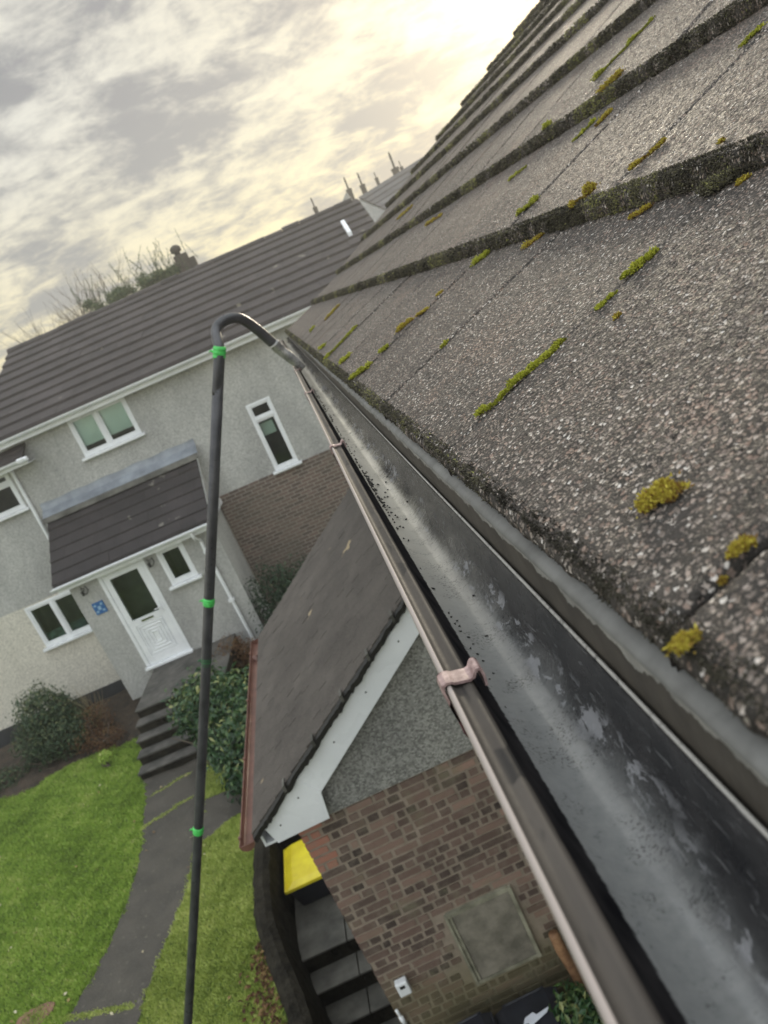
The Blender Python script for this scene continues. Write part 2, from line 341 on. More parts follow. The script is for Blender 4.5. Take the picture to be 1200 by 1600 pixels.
M['binblack'] = simple('bin_plastic', (0.022, 0.024, 0.034), (0.014, 0.015, 0.02), 0.38, 5)
M['rubber'] = simple('rubber', (0.02, 0.02, 0.02), rough=0.8)
M['wood'] = simple('cut_log', (0.36, 0.20, 0.10), (0.20, 0.10, 0.05), 0.7, 16, 60, 0.6, 0.006)
M['blind'] = simple('window_blind', (0.85, 0.92, 0.84), (0.78, 0.86, 0.78), 0.8, 2)
M['room'] = simple('room_dark', (0.20, 0.21, 0.19), (0.10, 0.11, 0.10), 0.8, 2)
M['reflectlow'] = simple('reflection_teal', (0.13, 0.22, 0.20), (0.03, 0.06, 0.05), 0.7, 8)
M['iron'] = simple('black_iron', (0.02, 0.02, 0.02), rough=0.5)
M['brass'] = simple('door_handle_metal', (0.45, 0.45, 0.47), rough=0.25, metal=1.0)
M['signblue'] = simple('blue_glaze', (0.05, 0.17, 0.42), (0.03, 0.10, 0.28), 0.2, 40)
M['signpale'] = simple('pale_glaze', (0.35, 0.55, 0.75), rough=0.2)
M['paper'] = simple('white_paper', (0.75, 0.78, 0.85), rough=0.5)
M['brownstone'] = simple('brown_stone', (0.22, 0.12, 0.075), (0.12, 0.07, 0.045), 0.8, 8, 40, 0.5, 0.004)
M['debris'] = simple('debris_and_shadow', (0.025, 0.022, 0.018), (0.01, 0.01, 0.008), 0.6, 60)
M['chim'] = simple('chimney_stack', (0.07, 0.058, 0.05), (0.04, 0.036, 0.032), 0.9, 3)

def mat_glass():
    m, t, p = new_mat('window_glass')
    for n in list(t.n): t.n.remove(n)
    g = t.node('ShaderNodeBsdfGlossy', ins={'Color': (0.8, 0.85, 0.85), 'Roughness': 0.03}); tr = t.node('ShaderNodeBsdfTransparent', ins={'Color': (0.86, 0.92, 0.90)})
    f = t.node('ShaderNodeFresnel', ins={'IOR': 1.5}); mx = t.node('ShaderNodeMixShader', ins={0: f.outputs[0], 1: tr, 2: g})
    t.node('ShaderNodeOutputMaterial', ins={0: mx}); return m
M['glass'] = mat_glass()

def mat_render(name, c_hi, c_lo, speck=0.35, cream=None, zsplit=None):
    """pebble dashed wall with large weather stains"""
    m, t, p = new_mat(name); P = t.pos(); x, y, z = t.xyz(P)
    big = t.noise(t.mapping(P, scale=(1, 1, 0.45)), 0.9, 6.0, 0.65)
    col = t.ramp(big, [(0.3, c_lo), (0.66, c_hi)])
    v = t.node('ShaderNodeTexVoronoi', ins={'Vector': P, 'Scale': 75.0}); r = t.xyz(v.outputs['Color'])
    sp = t.math('ADD', 1.0 - speck / 2, t.math('MULTIPLY', r[0], speck))
    mid = t.math('ADD', 0.86, t.math('MULTIPLY', t.noise(P, 22.0, 4.0, 0.7), 0.28))
    if cream:
        zz = t.math('ADD', z, t.math('MULTIPLY', t.noise(P, 2.0), 0.05))
        cc = t.ramp(big, [(0.3, tuple(c * .85 for c in cream)), (0.66, cream)])
        col = t.mix(t.smooth(zz, zsplit + .02, zsplit - .02), col, cc)
    # run-off streaks under sills and eaves
    st = t.smooth(t.noise(t.mapping(P, scale=(6, 6, 0.5)), 1.0, 4.0, 0.6), 0.50, 0.75, 0.0, 0.12)
    col = t.mix(st, col, tuple(c * 0.5 for c in c_lo))
    col = t.node('ShaderNodeVectorMath', operation='SCALE', ins={0: col, 'Scale': t.math('MULTIPLY', sp, mid)}).outputs[0]
    t.set(p, 'Base Color', col); p.inputs['Roughness'].default_value = 0.9; p.inputs['Specular IOR Level'].default_value = 0.2
    bump(t, p, v.outputs['Distance'], 0.6, 0.006); return m
M['render'] = mat_render('grey_roughcast', (0.50, 0.50, 0.475), (0.33, 0.33, 0.32), 0.6, (0.66, 0.63, 0.55), -3.36)
M['porchrender'] = mat_render('porch_roughcast', (0.47, 0.47, 0.45), (0.31, 0.31, 0.30), 0.5)
M['gablerender'] = mat_render('pebbledash', (0.33, 0.325, 0.30), (0.20, 0.20, 0.19), 0.9)
M['plinth'] = simple('dark_plinth', (0.05, 0.052, 0.055), (0.03, 0.03, 0.03), 0.7, 3)

def mat_brick_tex():
    m, t, p = new_mat('facade_brick'); P = t.pos(); x, y, z = t.xyz(P)
    b = t.node('ShaderNodeTexBrick', ins={'Vector': t.comb(x, z, 0.0), 'Color1': (0.19, 0.135, 0.11), 'Color2': (0.09, 0.07, 0.06), 'Mortar': (0.31, 0.28, 0.24), 'Scale': 1.0, 'Mortar Size': 0.009, 'Brick Width': 0.225, 'Row Height': 0.075, 'Bias': 0.0})
    c = t.mix(t.smooth(t.noise(P, 1.2, 5.0), 0.4, 0.7, 0.0, 0.45), b.outputs['Color'], (0.12, 0.115, 0.09))
    c = t.mix(t.math('MULTIPLY', t.noise(P, 9.0, 4.0), 0.25), c, (0.20, 0.15, 0.13))
    t.set(p, 'Base Color', c); p.inputs['Roughness'].default_value = 0.9
    bump(t, p, b.outputs['Fac'], -0.5, 0.008); return m
M['brickfar'] = mat_brick_tex()
def mat_brick_real():
    m, t, p = new_mat('gable_brick'); P = t.pos(); x, y, z = t.xyz(P)
    a = t.attr('tone')
    c = t.ramp(a, [(0.0, (0.055, 0.040, 0.034)), (0.25, (0.105, 0.072, 0.060)), (0.5, (0.165, 0.108, 0.088)), (0.72, (0.25, 0.165, 0.13)), (0.88, (0.36, 0.23, 0.18)), (1.0, (0.38, 0.15, 0.10))])
    c = t.mix(t.smooth(t.noise(P, 14.0, 5.0, 0.7), 0.42, 0.7, 0.0, 0.4), c, (0.24, 0.20, 0.16))
    zz = t.math('ADD', z, t.math('MULTIPLY', t.noise(P, 2.0, 4.0), 0.9))
    c = t.mix(t.smooth(zz, -4.35, -5.1, 0.0, 0.65), c, (0.115, 0.105, 0.045))
    c = t.mix(t.smooth(t.noise(t.mapping(P, loc=(4, 0, 2)), 2.2, 5.0, 0.7), 0.52, 0.68, 0.0, 0.55), c, (0.20, 0.19, 0.12))
    t.set(p, 'Base Color', c); p.inputs['Roughness'].default_value = 0.92
    bump(t, p, t.noise(P, 90.0, 4.0), 0.6, 0.005); return m
M['brick'] = mat_brick_real()
def mat_mortar():
    m, t, p = new_mat('mortar'); P = t.pos(); x, y, z = t.xyz(P)
    c = t.ramp(t.noise(P, 7.0, 6.0, 0.7), [(0.3, (0.215, 0.18, 0.14)), (0.7, (0.35, 0.285, 0.23))])
    zz = t.math('ADD', z, t.math('MULTIPLY', t.noise(P, 2.0, 4.0), 0.9))
    c = t.mix(t.smooth(zz, -4.35, -5.1, 0.0, 0.6), c, (0.15, 0.14, 0.06))
    t.set(p, 'Base Color', c); p.inputs['Roughness'].default_value = 0.95; bump(t, p, t.noise(P, 120.0, 4.0), 0.6, 0.004); return m
M['mortar'] = mat_mortar()

def mat_roofing(name, a, b, spots=(0.30, 0.28, 0.22), fine=55.0, amt=0.7):
    m, t, p = new_mat(name); P = t.pos()
    c = t.ramp(t.noise(P, 1.6, 8.0, 0.72), [(0.36, b), (0.64, a)])
    c = t.mix(t.smooth(t.noise(t.mapping(P, loc=(1, 6, 2)), 0.8, 6.0, 0.7), 0.45, 0.7, 0.0, 0.35), c, tuple(v * 0.55 for v in b))
    tn = t.attr('tone'); c = t.node('ShaderNodeVectorMath', operation='SCALE', ins={0: c, 'Scale': t.math('ADD', 0.72, t.math('MULTIPLY', tn, 0.56))}).outputs[0]
    c = t.mix(t.math('MULTIPLY', t.smooth(t.noise(P, fine, 3.0), 0.45, 0.7), 0.35), c, tuple(v * 1.7 for v in a))
    v = t.noise(t.mapping(P, loc=(9, 2, 4)), 2.6, 3.0, 0.5)
    c = t.mix(t.smooth(v, 0.705, 0.73, 0.0, amt), c, spots)
    t.set(p, 'Base Color', c); p.inputs['Roughness'].default_value = 0.75; p.inputs['Specular IOR Level'].default_value = 0.35
    bump(t, p, t.noise(P, 130.0, 3.0), 0.5, 0.004); return m
M['roofdark'] = mat_roofing('concrete_tile_dark', (0.056, 0.047, 0.046), (0.036, 0.030, 0.030), (0.26, 0.24, 0.19))
M['roofporch'] = mat_roofing('concrete_tile_porch', (0.038, 0.032, 0.033), (0.024, 0.021, 0.022), (0.2, 0.19, 0.16))
M['roofbrown'] = mat_roofing('leanto_tile', (0.100, 0.087, 0.076), (0.058, 0.050, 0.044), (0.42, 0.33, 0.20), 80.0, 0.8)
M['roofgrey'] = mat_roofing('far_tile', (0.10, 0.095, 0.095), (0.07, 0.066, 0.068))

def mat_lawn(name, a, b, c3):
    m, t, p = new_mat(name); P = t.pos()
    c = t.ramp(t.noise(P, 0.9, 6.0, 0.65), [(0.3, b), (0.7, a)])
    c = t.mix(t.smooth(t.noise(t.mapping(P, loc=(2, 5, 1)), 2.3, 5.0, 0.7), 0.5, 0.75, 0, 0.6), c, c3)
    c = t.mix(t.math('MULTIPLY', t.noise(P, 60.0, 4.0, 0.7), 0.6), c, tuple(v * 0.45 for v in b))
    t.set(p, 'Base Color', c); p.inputs['Roughness'].default_value = 0.9; p.inputs['Specular IOR Level'].default_value = 0.15
    bump(t, p, t.noise(P, 45.0, 5.0, 0.7), 1.0, 0.03); return m
M['lawn'] = mat_lawn('lawn_soil_green', (0.14, 0.22, 0.04), (0.09, 0.14, 0.03), (0.22, 0.22, 0.07))
def mat_path():
    m, t, p = new_mat('tarmac_path'); P = t.pos()
    c = t.ramp(t.noise(P, 1.8, 6.0, 0.7), [(0.3, (0.034, 0.030, 0.023)), (0.7, (0.076, 0.066, 0.050))])
    c = t.mix(t.smooth(t.noise(P, 14.0, 3.0, 0.5), 0.66, 0.72, 0, 0.5), c, (0.19, 0.18, 0.13))
    c = t.mix(t.math('MULTIPLY', t.smooth(t.noise(P, 110.0, 2.0), 0.5, 0.7), 0.5), c, (0.16, 0.15, 0.14))
    t.set(p, 'Base Color', c); p.inputs['Roughness'].default_value = 0.75; bump(t, p, t.noise(P, 140.0, 3.0), 0.6, 0.005); return m
M['path'] = mat_path()

# ================================================================== OUR HOUSE
house = tag(empty('house', (0.35, 4.5, -6.2)), 'near house whose granular mossy tile roof slopes up to the right', 'house')
prof = [(.119, -.2173), (.536, -.0328), (.942, .164), (1.356, .393)]
for i in range(11): prof.append((prof[-1][0] + .41, prof[-1][1] + .227))
prof = np.array(prof); TH = .0290
YV = 9.6
def S(k, s, y, lift=0.0):
    a = prof[k]; b = prof[k + 1] - np.array([0, TH]); d = b - a; p = a + d * s; n = np.array([-d[1], d[0]]) / np.hypot(*d)
    p = p + n * lift; return np.array([p[0], y, p[1]])
def Sdir(k):
    d = prof[k + 1] - np.array([0, TH]) - prof[k]; d = d / np.hypot(*d); return np.array([d[0], 0, d[1]]), np.array([-d[1], 0, d[0]])
joint0 = [.354, .15, .05, .31, .09]
def wob(y, k, amp):
    return amp * (np.sin(y * 61 + k * 5) * .4 + np.sin(y * 143 + k * 2.1) * .3 + np.sin(y * 333 + 1.3 * k) * .3 + np.sin(y * 17 + k) * .5)
roof = MB()
for k in range(len(prof) - 1):
    j0 = joint0[k % 5] - .525 * 2
    ys = [j0 + .525 * i for i in range(0, 24)]
    for i in range(len(ys) - 1):
        y0 = ys[i] + .0030; y1 = ys[i + 1] - .0030
        if y1 < -.5 or y0 > YV: continue
        y1 = min(y1, YV)
        near_ = (k == 0 and y1 < 1.0 and y0 > -.3)
        mid_ = (k <= 1 and y0 < 2.2 and y0 > -.3) or (k == 2 and y0 < 2.5 and y0 > .4)
        st = .0024 if near_ else (.005 if mid_ else (.02 if y0 < 4 and y0 > 0 and k < 5 else .06))
        L_, N_ = Sdir(k); ln = np.hypot(*(prof[k + 1] - np.array([0, TH]) - prof[k]))
        ny = max(3, int((y1 - y0) / st)); ns = max(3, int(ln / st)); nf = max(2, int(TH / st))
        yy = np.linspace(y0, y1, ny)
        rows = []
        for q in range(nf + 1):
            f = q / nf; x = prof[k][0] + .003 * math.sin(f * 3.1) * -1; tk = .0185 if k == 0 else TH; z = prof[k][1] - tk - .002 + (tk + .002 - .004) * f
            rows.append((x, z))
        e = np.array([L_[0], L_[2]]); nn = np.array([N_[0], N_[2]])
        rows.append(tuple(prof[k] + e * .0025 - nn * .0012))
        for q in range(1, ns + 1):
            rows.append(tuple(prof[k] + e * (.006 + (ln + .02 - .006) * q / ns)))
        rows = np.array(rows)
        G = np.zeros((len(rows), ny, 3)); G[:, :, 0] = rows[:, 0][:, None]; G[:, :, 1] = yy[None, :]; G[:, :, 2] = rows[:, 1][:, None]
        fade = np.exp(-np.arange(len(rows)) * 0.0)
        dist = np.maximum(0, np.arange(len(rows)) - nf) * st
        wv = wob(yy, k + i * 3.7, .0022)
        G[:, :, 0] += wv[None, :] * np.exp(-dist / .012)[:, None]
        tilt = rng.normal() * .0012; G[:, :, 2] += tilt + rng.normal() * .001 * np.linspace(-1, 1, ny)[None, :]
        # rounded long edges and sides
        ed = np.minimum(yy - y0, y1 - yy); G[:, :, 2] -= (.004 * np.exp(-ed / .003))[None, :]
        sideA = G[:, :1].copy(); sideB = G[:, -1:].copy(); sideA[:, :, 2] -= .028; sideB[:, :, 2] -= .028
        roof.grid(np.concatenate([sideA, G, sideB], 1).transpose(1, 0, 2), tone=float(rng.random()))
ro = roof.build('tile_roof', M['tile'], house, smooth=True)
# plain slab under the tiles closing the roof, the far slope, and the walls
sb = MB()
xs0, zs0 = .14, -.262; xr, zr = prof[-1][0], prof[-1][1] - .06
bp_ = [(x, z - TH - .012) for x, z in prof[1:]]
sb.prism([(xs0, -.6, zs0 + .02)] + [(x, -.6, z) for x, z in bp_] + [(x, -.6, z - .04) for x, z in bp_[::-1]] + [(xs0 + .02, -.6, zs0 - .03)], (0, 9.6 + .55, 0)); sb.build('roof_boarding', M['bark'], house)
fs = MB(); fs.prism([(xr - .02, -.6, zr + .05), (xr * 2, -.6, -.25), (xr * 2, -.6, -.29), (xr - .02, -.6, zr + .0)], (0, 10.2, 0)); fs.build('far_roof_slope', M['roofdark'], house)
wl = MB(); wl.box(.35, 11.2, -.6, 9.45, -7.6, -.42)
wl.prism([(.5, 9.2, -.42), (11.0, 9.2, -.42), (xr, 9.2, zr - .1)], (0, .25, 0)); wl.build('wall', M['porchrender'], house)
sf = MB(); sf.box(.1135, .36, -.6, 9.55, -.425, -.405); sf.build('soffit', M['pvc'], house)
fa = MB(); fa.grid(np.array([[(.1125, y, -.42), (.1125, y, -.2465)] for y in np.linspace(-.6, 9.58, 60)])); fa.box(.1127, .135, -.6, 9.58, -.42, -.2468); fa.build('fascia', M['fascia'], house)
tr = MB(); yy = np.linspace(-.6, 9.58, 500)
G = np.zeros((5, 500, 3))
for i, (x, z) in enumerate([(.1098, -.2500), (.1106, -.2462), (.115, -.2440), (.135, -.238), (.17, -.225)]):
    G[i, :, 0] = x + wob(yy * .25, 3, .0006) * (i > 0); G[i, :, 1] = yy; G[i, :, 2] = z
tr.grid(G); tr.build('eaves_tray', M['tray'], house, smooth=True)
# gutter
gp = [(.040, -.372), (.022, -.350), (.010, -.318), (.0065, -.297), (.0070, -.2905), (.0085, -.2882), (.0104, -.2882), (.0118, -.2900), (.0135, -.2922), (.0175, -.2932), (.0215, -.2925), (.0245, -.2925), (.0262, -.2945), (.0275, -.2985),
      (.0295, -.3080), (.0330, -.3240), (.0375, -.3370), (.0445, -.3480), (.0540, -.3555), (.0640, -.3600), (.0740, -.3602), (.0840, -.3565), (.0925, -.3490), (.0990, -.3380), (.1035, -.3230), (.1058, -.3060), (.1063, -.2935), (.1070, -.2902), (.1083, -.2888), (.1097, -.2900), (.1106, -.2930), (.1106, -.3300), (.1040, -.3500), (.0900, -.3640), (.0700, -.3700), (.0500, -.3690), (.0400, -.3720)]
gp = np.array(gp); yy = np.linspace(-.6, 9.5, 420); G = np.zeros((len(gp), 420, 3))
G[:, :, 0] = gp[:, 0][:, None] + .0002 * np.sin(yy * 2.1)[None]; G[:, :, 1] = yy[None]; G[:, :, 2] = gp[:, 1][:, None] + .0008 * np.sin(yy * 3.3 + 1)[None]
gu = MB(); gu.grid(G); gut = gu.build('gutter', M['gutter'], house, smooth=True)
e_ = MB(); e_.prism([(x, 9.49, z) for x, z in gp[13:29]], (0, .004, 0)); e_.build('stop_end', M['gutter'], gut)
def clip(y):
    b = MB(); h = .0095
    pr = [(.0052, -.318), (.0040, -.303), (.0030, -.2905), (.0045, -.2858), (.0085, -.2842), (.0125, -.2850), (.0150, -.2868), (.0215, -.2882), (.0255, -.2893), (.0285, -.2885), (.0302, -.2858), (.0325, -.2836), (.0352, -.2838), (.0370, -.2865), (.0375, -.2915), (.0365, -.3000)]
    pr = np.array(pr); t_ = np.gradient(pr, axis=0); t_ /= np.linalg.norm(t_, axis=1)[:, None]; n_ = np.stack([t_[:, 1], -t_[:, 0]], 1) * .0021
    lo = pr + n_
    ring = np.concatenate([pr, lo[::-1]]); ring = np.vstack([ring, ring[:1]])
    ysn = [y - h, y - h * .8, y, y + h * .8, y + h]; G = np.zeros((len(ring), 5, 3))
    for i, yv in enumerate(ysn):
        c = ring.mean(0); sc = .97 if i in (0, 4) else 1.0
        G[:, i, 0] = c[0] + (ring[:, 0] - c[0]) * sc; G[:, i, 2] = c[1] + (ring[:, 1] - c[1]) * sc; G[:, i, 1] = yv
    G = np.concatenate([np.concatenate([pr, lo[::-1], pr[:1]])[:, None, :].mean(1)[:, None, None].repeat(1, 1) if False else G], 0)
    b.grid(G)
    for q in range(len(pr) - 1):
        for yv in (y - h, y + h):
            pts = [(pr[q][0], yv, pr[q][1]), (pr[q + 1][0], yv, pr[q + 1][1]), (lo[q + 1][0], yv, lo[q + 1][1]), (lo[q][0], yv, lo[q][1])]; b.add(pts, [(0, 1, 2, 3)])
    c = b.build('gutter_bracket', M['clip'], gut, smooth=False)
    a = MB()
    ar = [(.0058, -.300), (.0075, -.325), (.0150, -.352), (.026, -.372), (.040, -.386), (.075, -.388), (.105, -.370), (.112, -.340)]
    for q in range(len(ar) - 1):
        (x0, z0), (x1, z1) = ar[q], ar[q + 1]
        a.hexa([(x0, y - h, z0), (x1, y - h, z1), (x1, y + h, z1), (x0, y + h, z0), (x0 - .002, y - h, z0 - .003), (x1 - .001, y - h, z1 - .0035), (x1 - .001, y + h, z1 - .0035), (x0 - .002, y + h, z0 - .003)])
    a.build('gutter_bracket', M['clip_dark'], gut)
for y in (-.6 + .3, .525, 1.625, 2.83, 4.05, 5.3, 6.5, 7.7, 8.9): clip(y)

# moss fringe hanging on the course edges (cannot be counted)
ms = MB()
def fringe(k, ya, yb, dens, thick=1.0):
    y = ya
    Y = []
    n = int((yb - ya) * dens); Y = rng.uniform(ya, yb, n)
    clump = .55 + .45 * np.sin(Y * 23 + k * 4) * np.sin(Y * 7.1 + k) + .35 * np.sin(Y * 91 + k)
    keep = rng.random(n) < np.clip(clump + .25, .25, 1); Y = Y[keep]; clump = clump[keep]; n = len(Y)
    f = rng.random(n); sz = (.0008 + .0011 * Y) * rng.uniform(.6, 1.5, n)
    x = prof[k][0] - rng.random(n) * .006 * (1 + clump) * thick + .002; z = prof[k][1] - (.0195 if k == 0 else TH) * f * 1.05 + .001
    tp = rng.random(n) < .16
    z = np.where(tp, prof[k][1] + .001 + rng.random(n) * .003, z); x = np.where(tp, prof[k][0] + rng.random(n) * .012, x)
    P = np.stack([x, Y, z], 1); D = np.stack([-np.ones(n) * .8, np.zeros(n), np.where(tp, 1.5, -.1)], 1) + rng.normal(size=(n, 3)) * .6
    tone = np.clip(rng.normal(.42, .22, n) + np.where(np.sin(Y * 5 + k * 2) > .8, .35, 0), 0, 1) * (.35 if k == 0 and yb < 1 else 1)
    ms.spikes(P, D, sz * 1.6, sz * .55, tone)
fringe(0, .2, .7, 14000, .3); fringe(0, .7, 1.5, 6500, .3); fringe(0, 1.5, 3.2, 2800, .5); fringe(0, 3.2, YV, 700, .8)
fringe(1, .45, 1.6, 15000, .7); fringe(1, 1.6, 3.5, 4200, .9); fringe(1, 3.5, YV, 1100, 1.)
fringe(2, .7, 2.2, 7500, .8); fringe(2, 2.2, 4, 3200, 1.); fringe(2, 4, YV, 900, 1.)
fringe(3, 1.0, 3.2, 4500, .8); fringe(3, 3.2, YV, 1100, 1.5)
for k in range(4, 12): fringe(k, 1.3, YV, 1100, 1.3)
tag(ms.build('roof_moss', M['moss_dark']), 'dark moss and lichen crust fringing the lower edges of the roof tile courses', 'moss', kind='stuff')

# separate moss cushions
def cushion(pts, width, height, n, mat, label, k0=None, size=.0022, tonec=.6):
    """pts = [(row, s, y), ...] path on the tiles"""
    P3 = np.array([S(k, s, y, .0005) for k, s, y in pts]); k = pts[0][0]; e, nn = Sdir(k)
    b = MB()
    if len(P3) == 1: P3 = np.vstack([P3, P3 + e * .002])
    seg = np.linalg.norm(np.diff(P3, axis=0), axis=1); cum = np.concatenate([[0], np.cumsum(seg)]); tot = cum[-1]
    u = rng.random(n) * tot; C = np.stack([np.interp(u, cum, P3[:, i]) for i in range(3)], 1)
    kx = np.linspace(0, max(tot, .01), 12); kv = rng.uniform(-.1, 1.1, 12).clip(.05); lump = np.interp(u, kx, kv); ko = rng.normal(0, width * .28, 12); C[:, 1] += np.interp(u, kx, ko)
    wy = np.array([0, 1.0, 0])
    r = np.sqrt(rng.random(n)); th = rng.random(n) * 2 * math.pi
    ox = r * np.cos(th) * width / 2 * lump; oy = r * np.sin(th) * width / 2 * lump; far_ = rng.random(n) < .10; ox = np.where(far_, ox * rng.uniform(1, 2.2, n), ox); oy = np.where(far_, oy * rng.uniform(1, 2.2, n), oy)
    hh = height * np.sqrt(np.clip(1 - r ** 2, 0, 1)) * lump
    P = C + e * ox[:, None] + wy * oy[:, None] + nn * (hh * rng.uniform(.5, 1, n))[:, None]
    D = nn * .8 + e * (ox / width * 2)[:, None] + wy * (oy / width * 2)[:, None] + rng.normal(size=(n, 3)) * .6
    sz = size * rng.uniform(.6, 1.4, n)
    tone = np.clip(rng.normal(tonec, .2, n) - .25 * (hh < height * .3), 0, 1)
    b.spikes(P, D, sz * 1.5, sz * .5, tone)
    # a low body under the tufts
    m_ = max(8, int(tot / .004)); uu = np.linspace(0, tot, m_); Cb = np.stack([np.interp(uu, cum, P3[:, i]) for i in range(3)], 1)
    lm = np.interp(uu, kx, kv); Cb[:, 1] += np.interp(uu, kx, ko); prof_ = np.sin(np.linspace(.12, math.pi - .12, m_)) ** .5
    G = np.zeros((m_, 9, 3))
    for i in range(9):
        a = math.pi * i / 8; G[:, i] = Cb + wy * (math.cos(a) * width / 2.4 * lm * prof_)[:, None] + nn * (math.sin(a) * height * .55 * lm * prof_)[:, None]
    b.grid(G, tone=.25)
    return tag(b.build('moss_cushion', mat), label, 'moss', 'moss cushions on the tiles')
G_, U_ = M['moss'], M['moss_rust']
cl_ = [
 ([(0, .14, .893), (0, .19, .884), (0, .24, .880)], .012, .008, 900, G_, 'bright green moss strip in the tile joint, lowest of the long broken line'),
 ([(0, .25, .882), (0, .33, .876), (0, .42, .868)], .015, .010, 1400, G_, 'bright yellow-green moss strip in the middle of the longest broken line in the joint'),
 ([(0, .53, .870), (0, .59, .866)], .010, .006, 450, G_, 'short thin green moss strip above the middle of the joint line'),
 ([(0, .64, .888), (0, .73, .872)], .016, .011, 1100, G_, 'plump green moss cushion highest in the long joint, under the second tile course'),
 ([(0, .12, .463), (0, .145, .456), (0, .17, .448)], .022, .010, 1300, U_, 'yellow and rusty moss cushion alone in the middle of the nearest tile'),
 ([(0, .115, .358), (0, .14, .355)], .010, .005, 420, U_, 'blurred yellow moss tuft at the right edge in the nearest tile joint'),
 ([(0, -.01, .331), (0, .015, .329)], .010, .007, 420, U_, 'blurred olive moss lump hanging on the corner of the nearest tile'),
 ([(0, .08, .348)], .007, .004, 160, U_, 'tiny orange-yellow lichen spot beside the nearest tile joint'),
 ([(0, .02, 1.955), (0, .07, 1.94), (0, .13, 1.90)], .026, .017, 900, G_, 'green-brown moss cushion leaning over the eaves edge, beside a smaller one above'),
 ([(0, .23, 1.95), (0, .27, 1.92)], .020, .012, 380, G_, 'small green moss cushion just above the brown-green one at the eaves'),
 ([(0, .39, 1.99), (0, .48, 1.96)], .028, .018, 700, U_, 'round olive and rust moss cushion half way up the first tile course'),
 ([(0, .51, 1.95), (0, .56, 1.91)], .016, .008, 220, U_, 'faint brown moss smear above the round olive cushion'),
 ([(0, .67, 1.96), (0, .69, 1.95)], .020, .008, 200, U_, 'small dark brown moss spot high on the first course'),
 ([(0, .06, 2.42), (0, .13, 2.40)], .024, .014, 380, G_, 'short green moss cushion at the eaves beyond the brown-green one'),
 ([(0, .33, 1.40), (0, .36, 1.395)], .010, .007, 220, G_, 'tiny green moss tuft in the second tile joint'),
 ([(0, .02, 2.93), (0, .2, 2.95), (0, .4, 2.97)], .022, .012, 700, G_, 'long dark green moss line up a far tile joint near the nozzle'),
 ([(0, .07, 3.50), (0, .12, 3.42)], .028, .014, 260, G_, 'far flat green moss cushion near the eaves, next past the dark green line'),
 ([(0, .45, 4.9), (0, .73, 5.0)], .030, .015, 350, U_, 'far olive moss streak near the top left corner of the roof'),
 ([(1, .11, 1.76), (1, .15, 1.73), (1, .19, 1.70)], .022, .015, 700, G_, 'yellow moss streak standing on the second course, above orange staining'),
 ([(1, -.01, 1.33), (1, .07, 1.30)], .022, .022, 900, U_, 'rusty moss lump on top of the second course edge, left of the middle'),
 ([(1, .11, 1.19), (1, .16, 1.175), (1, .21, 1.16)], .014, .008, 700, U_, 'brown-yellow moss strip in the second course joint, left of a dark gap'),
 ([(1, .05, .92), (1, .06, .915)], .012, .006, 200, U_, 'small tan moss tuft alone above the mossy second course edge, at the right'),
 ([(1, .75, 1.83), (1, .83, 1.81)], .020, .012, 450, U_, 'dull yellow moss strip high on the second course, right one of a pair'),
 ([(1, .72, 1.93), (1, .84, 1.91)], .020, .011, 380, G_, 'grey-green moss strip high on the second course, left one of a pair'),
 ([(1, .70, 1.235), (1, .77, 1.23)], .016, .009, 450, G_, 'green moss strip at the upper right edge of the photo in a joint'),
 ([(1, .68, 2.42), (1, .76, 2.34)], .022, .010, 300, G_, 'thin olive streak in the middle of the second course, left of the pair'),
 ([(2, .30, 2.25), (2, .41, 2.22), (2, .64, 2.13)], .026, .016, 900, G_, 'long yellow-green moss strip on the third course'),
 ([(2, .02, 1.98), (2, .08, 1.92)], .030, .022, 700, U_, 'golden moss lump on the third course edge by the long strip'),
 ([(2, .52, 6.1), (2, .60, 5.6)], .030, .02, 240, U_, 'very far tan moss lump on the third course'),
 ([(1, .75, 3.8), (1, .78, 3.5)], .03, .018, 300, U_, 'far orange-brown moss streak on the second course'),
 ([(0, .90, 1.90), (0, .97, 1.86)], .026, .014, 600, G_, 'bright green moss hanging below the second course edge, left of the middle'),
 ([(0, .93, 1.55), (0, .99, 1.50)], .024, .012, 500, U_, 'golden-brown moss lump tucked under the second course edge'),
 ([(0, .93, 1.08), (0, .97, 1.05)], .016, .009, 400, U_, 'rust coloured moss bit under the second course edge near the middle'),
 ([(0, .95, .905), (0, .985, .87)], .032, .020, 1500, M['moss_dark'], 'dark green mossy mass against the second course edge at the right'),
 ([(0, .50, .80), (0, .51, .795)], .008, .004, 160, U_, 'tiny tan moss dot below the plump green cushion'),
 ([(0, .95, .84), (0, .97, .835)], .012, .008, 260, U_, 'little brown tuft under the second course, farthest right'),
 ([(0, .20, 5.2), (0, .3, 5.3)], .03, .015, 200, G_, 'farthest small green moss cushion beside the far roof corner'),
 ([(2, .06, 2.44), (2, .06, 2.39)], .028, .02, 320, G_, 'dull green lump on the third course edge'),
]
for pts, wd, ht, n, mt, lb in cl_:
    d = max(pts[0][2], .4); cushion(pts, wd * .85, ht * .8, int(n * 1.6), mt, lb, size=.0011 + .0009 * d, tonec=.62)
ed_ = MB()
n = 260; Y = np.concatenate([rng.uniform(.55, 3.6, 150), rng.normal(1.42, .14, 110)])
xx = .043 + np.abs(rng.normal(0, .004, n)) + (rng.random(n) < .12) * rng.uniform(0, .04, n)
zz = np.interp(xx, gp[13:27, 0], gp[13:27, 1])
ed_.spikes(np.stack([xx, Y, zz], 1), rng.normal(size=(n, 3)) + [0, 0, 1.0], .0022 * Y ** .5, .0026 * Y ** .4, rng.random(n))
tag(ed_.build('gutter_debris', M['debris']), 'scattered black crumbs of wet debris lying along the gutter bottom', 'debris', kind='stuff')

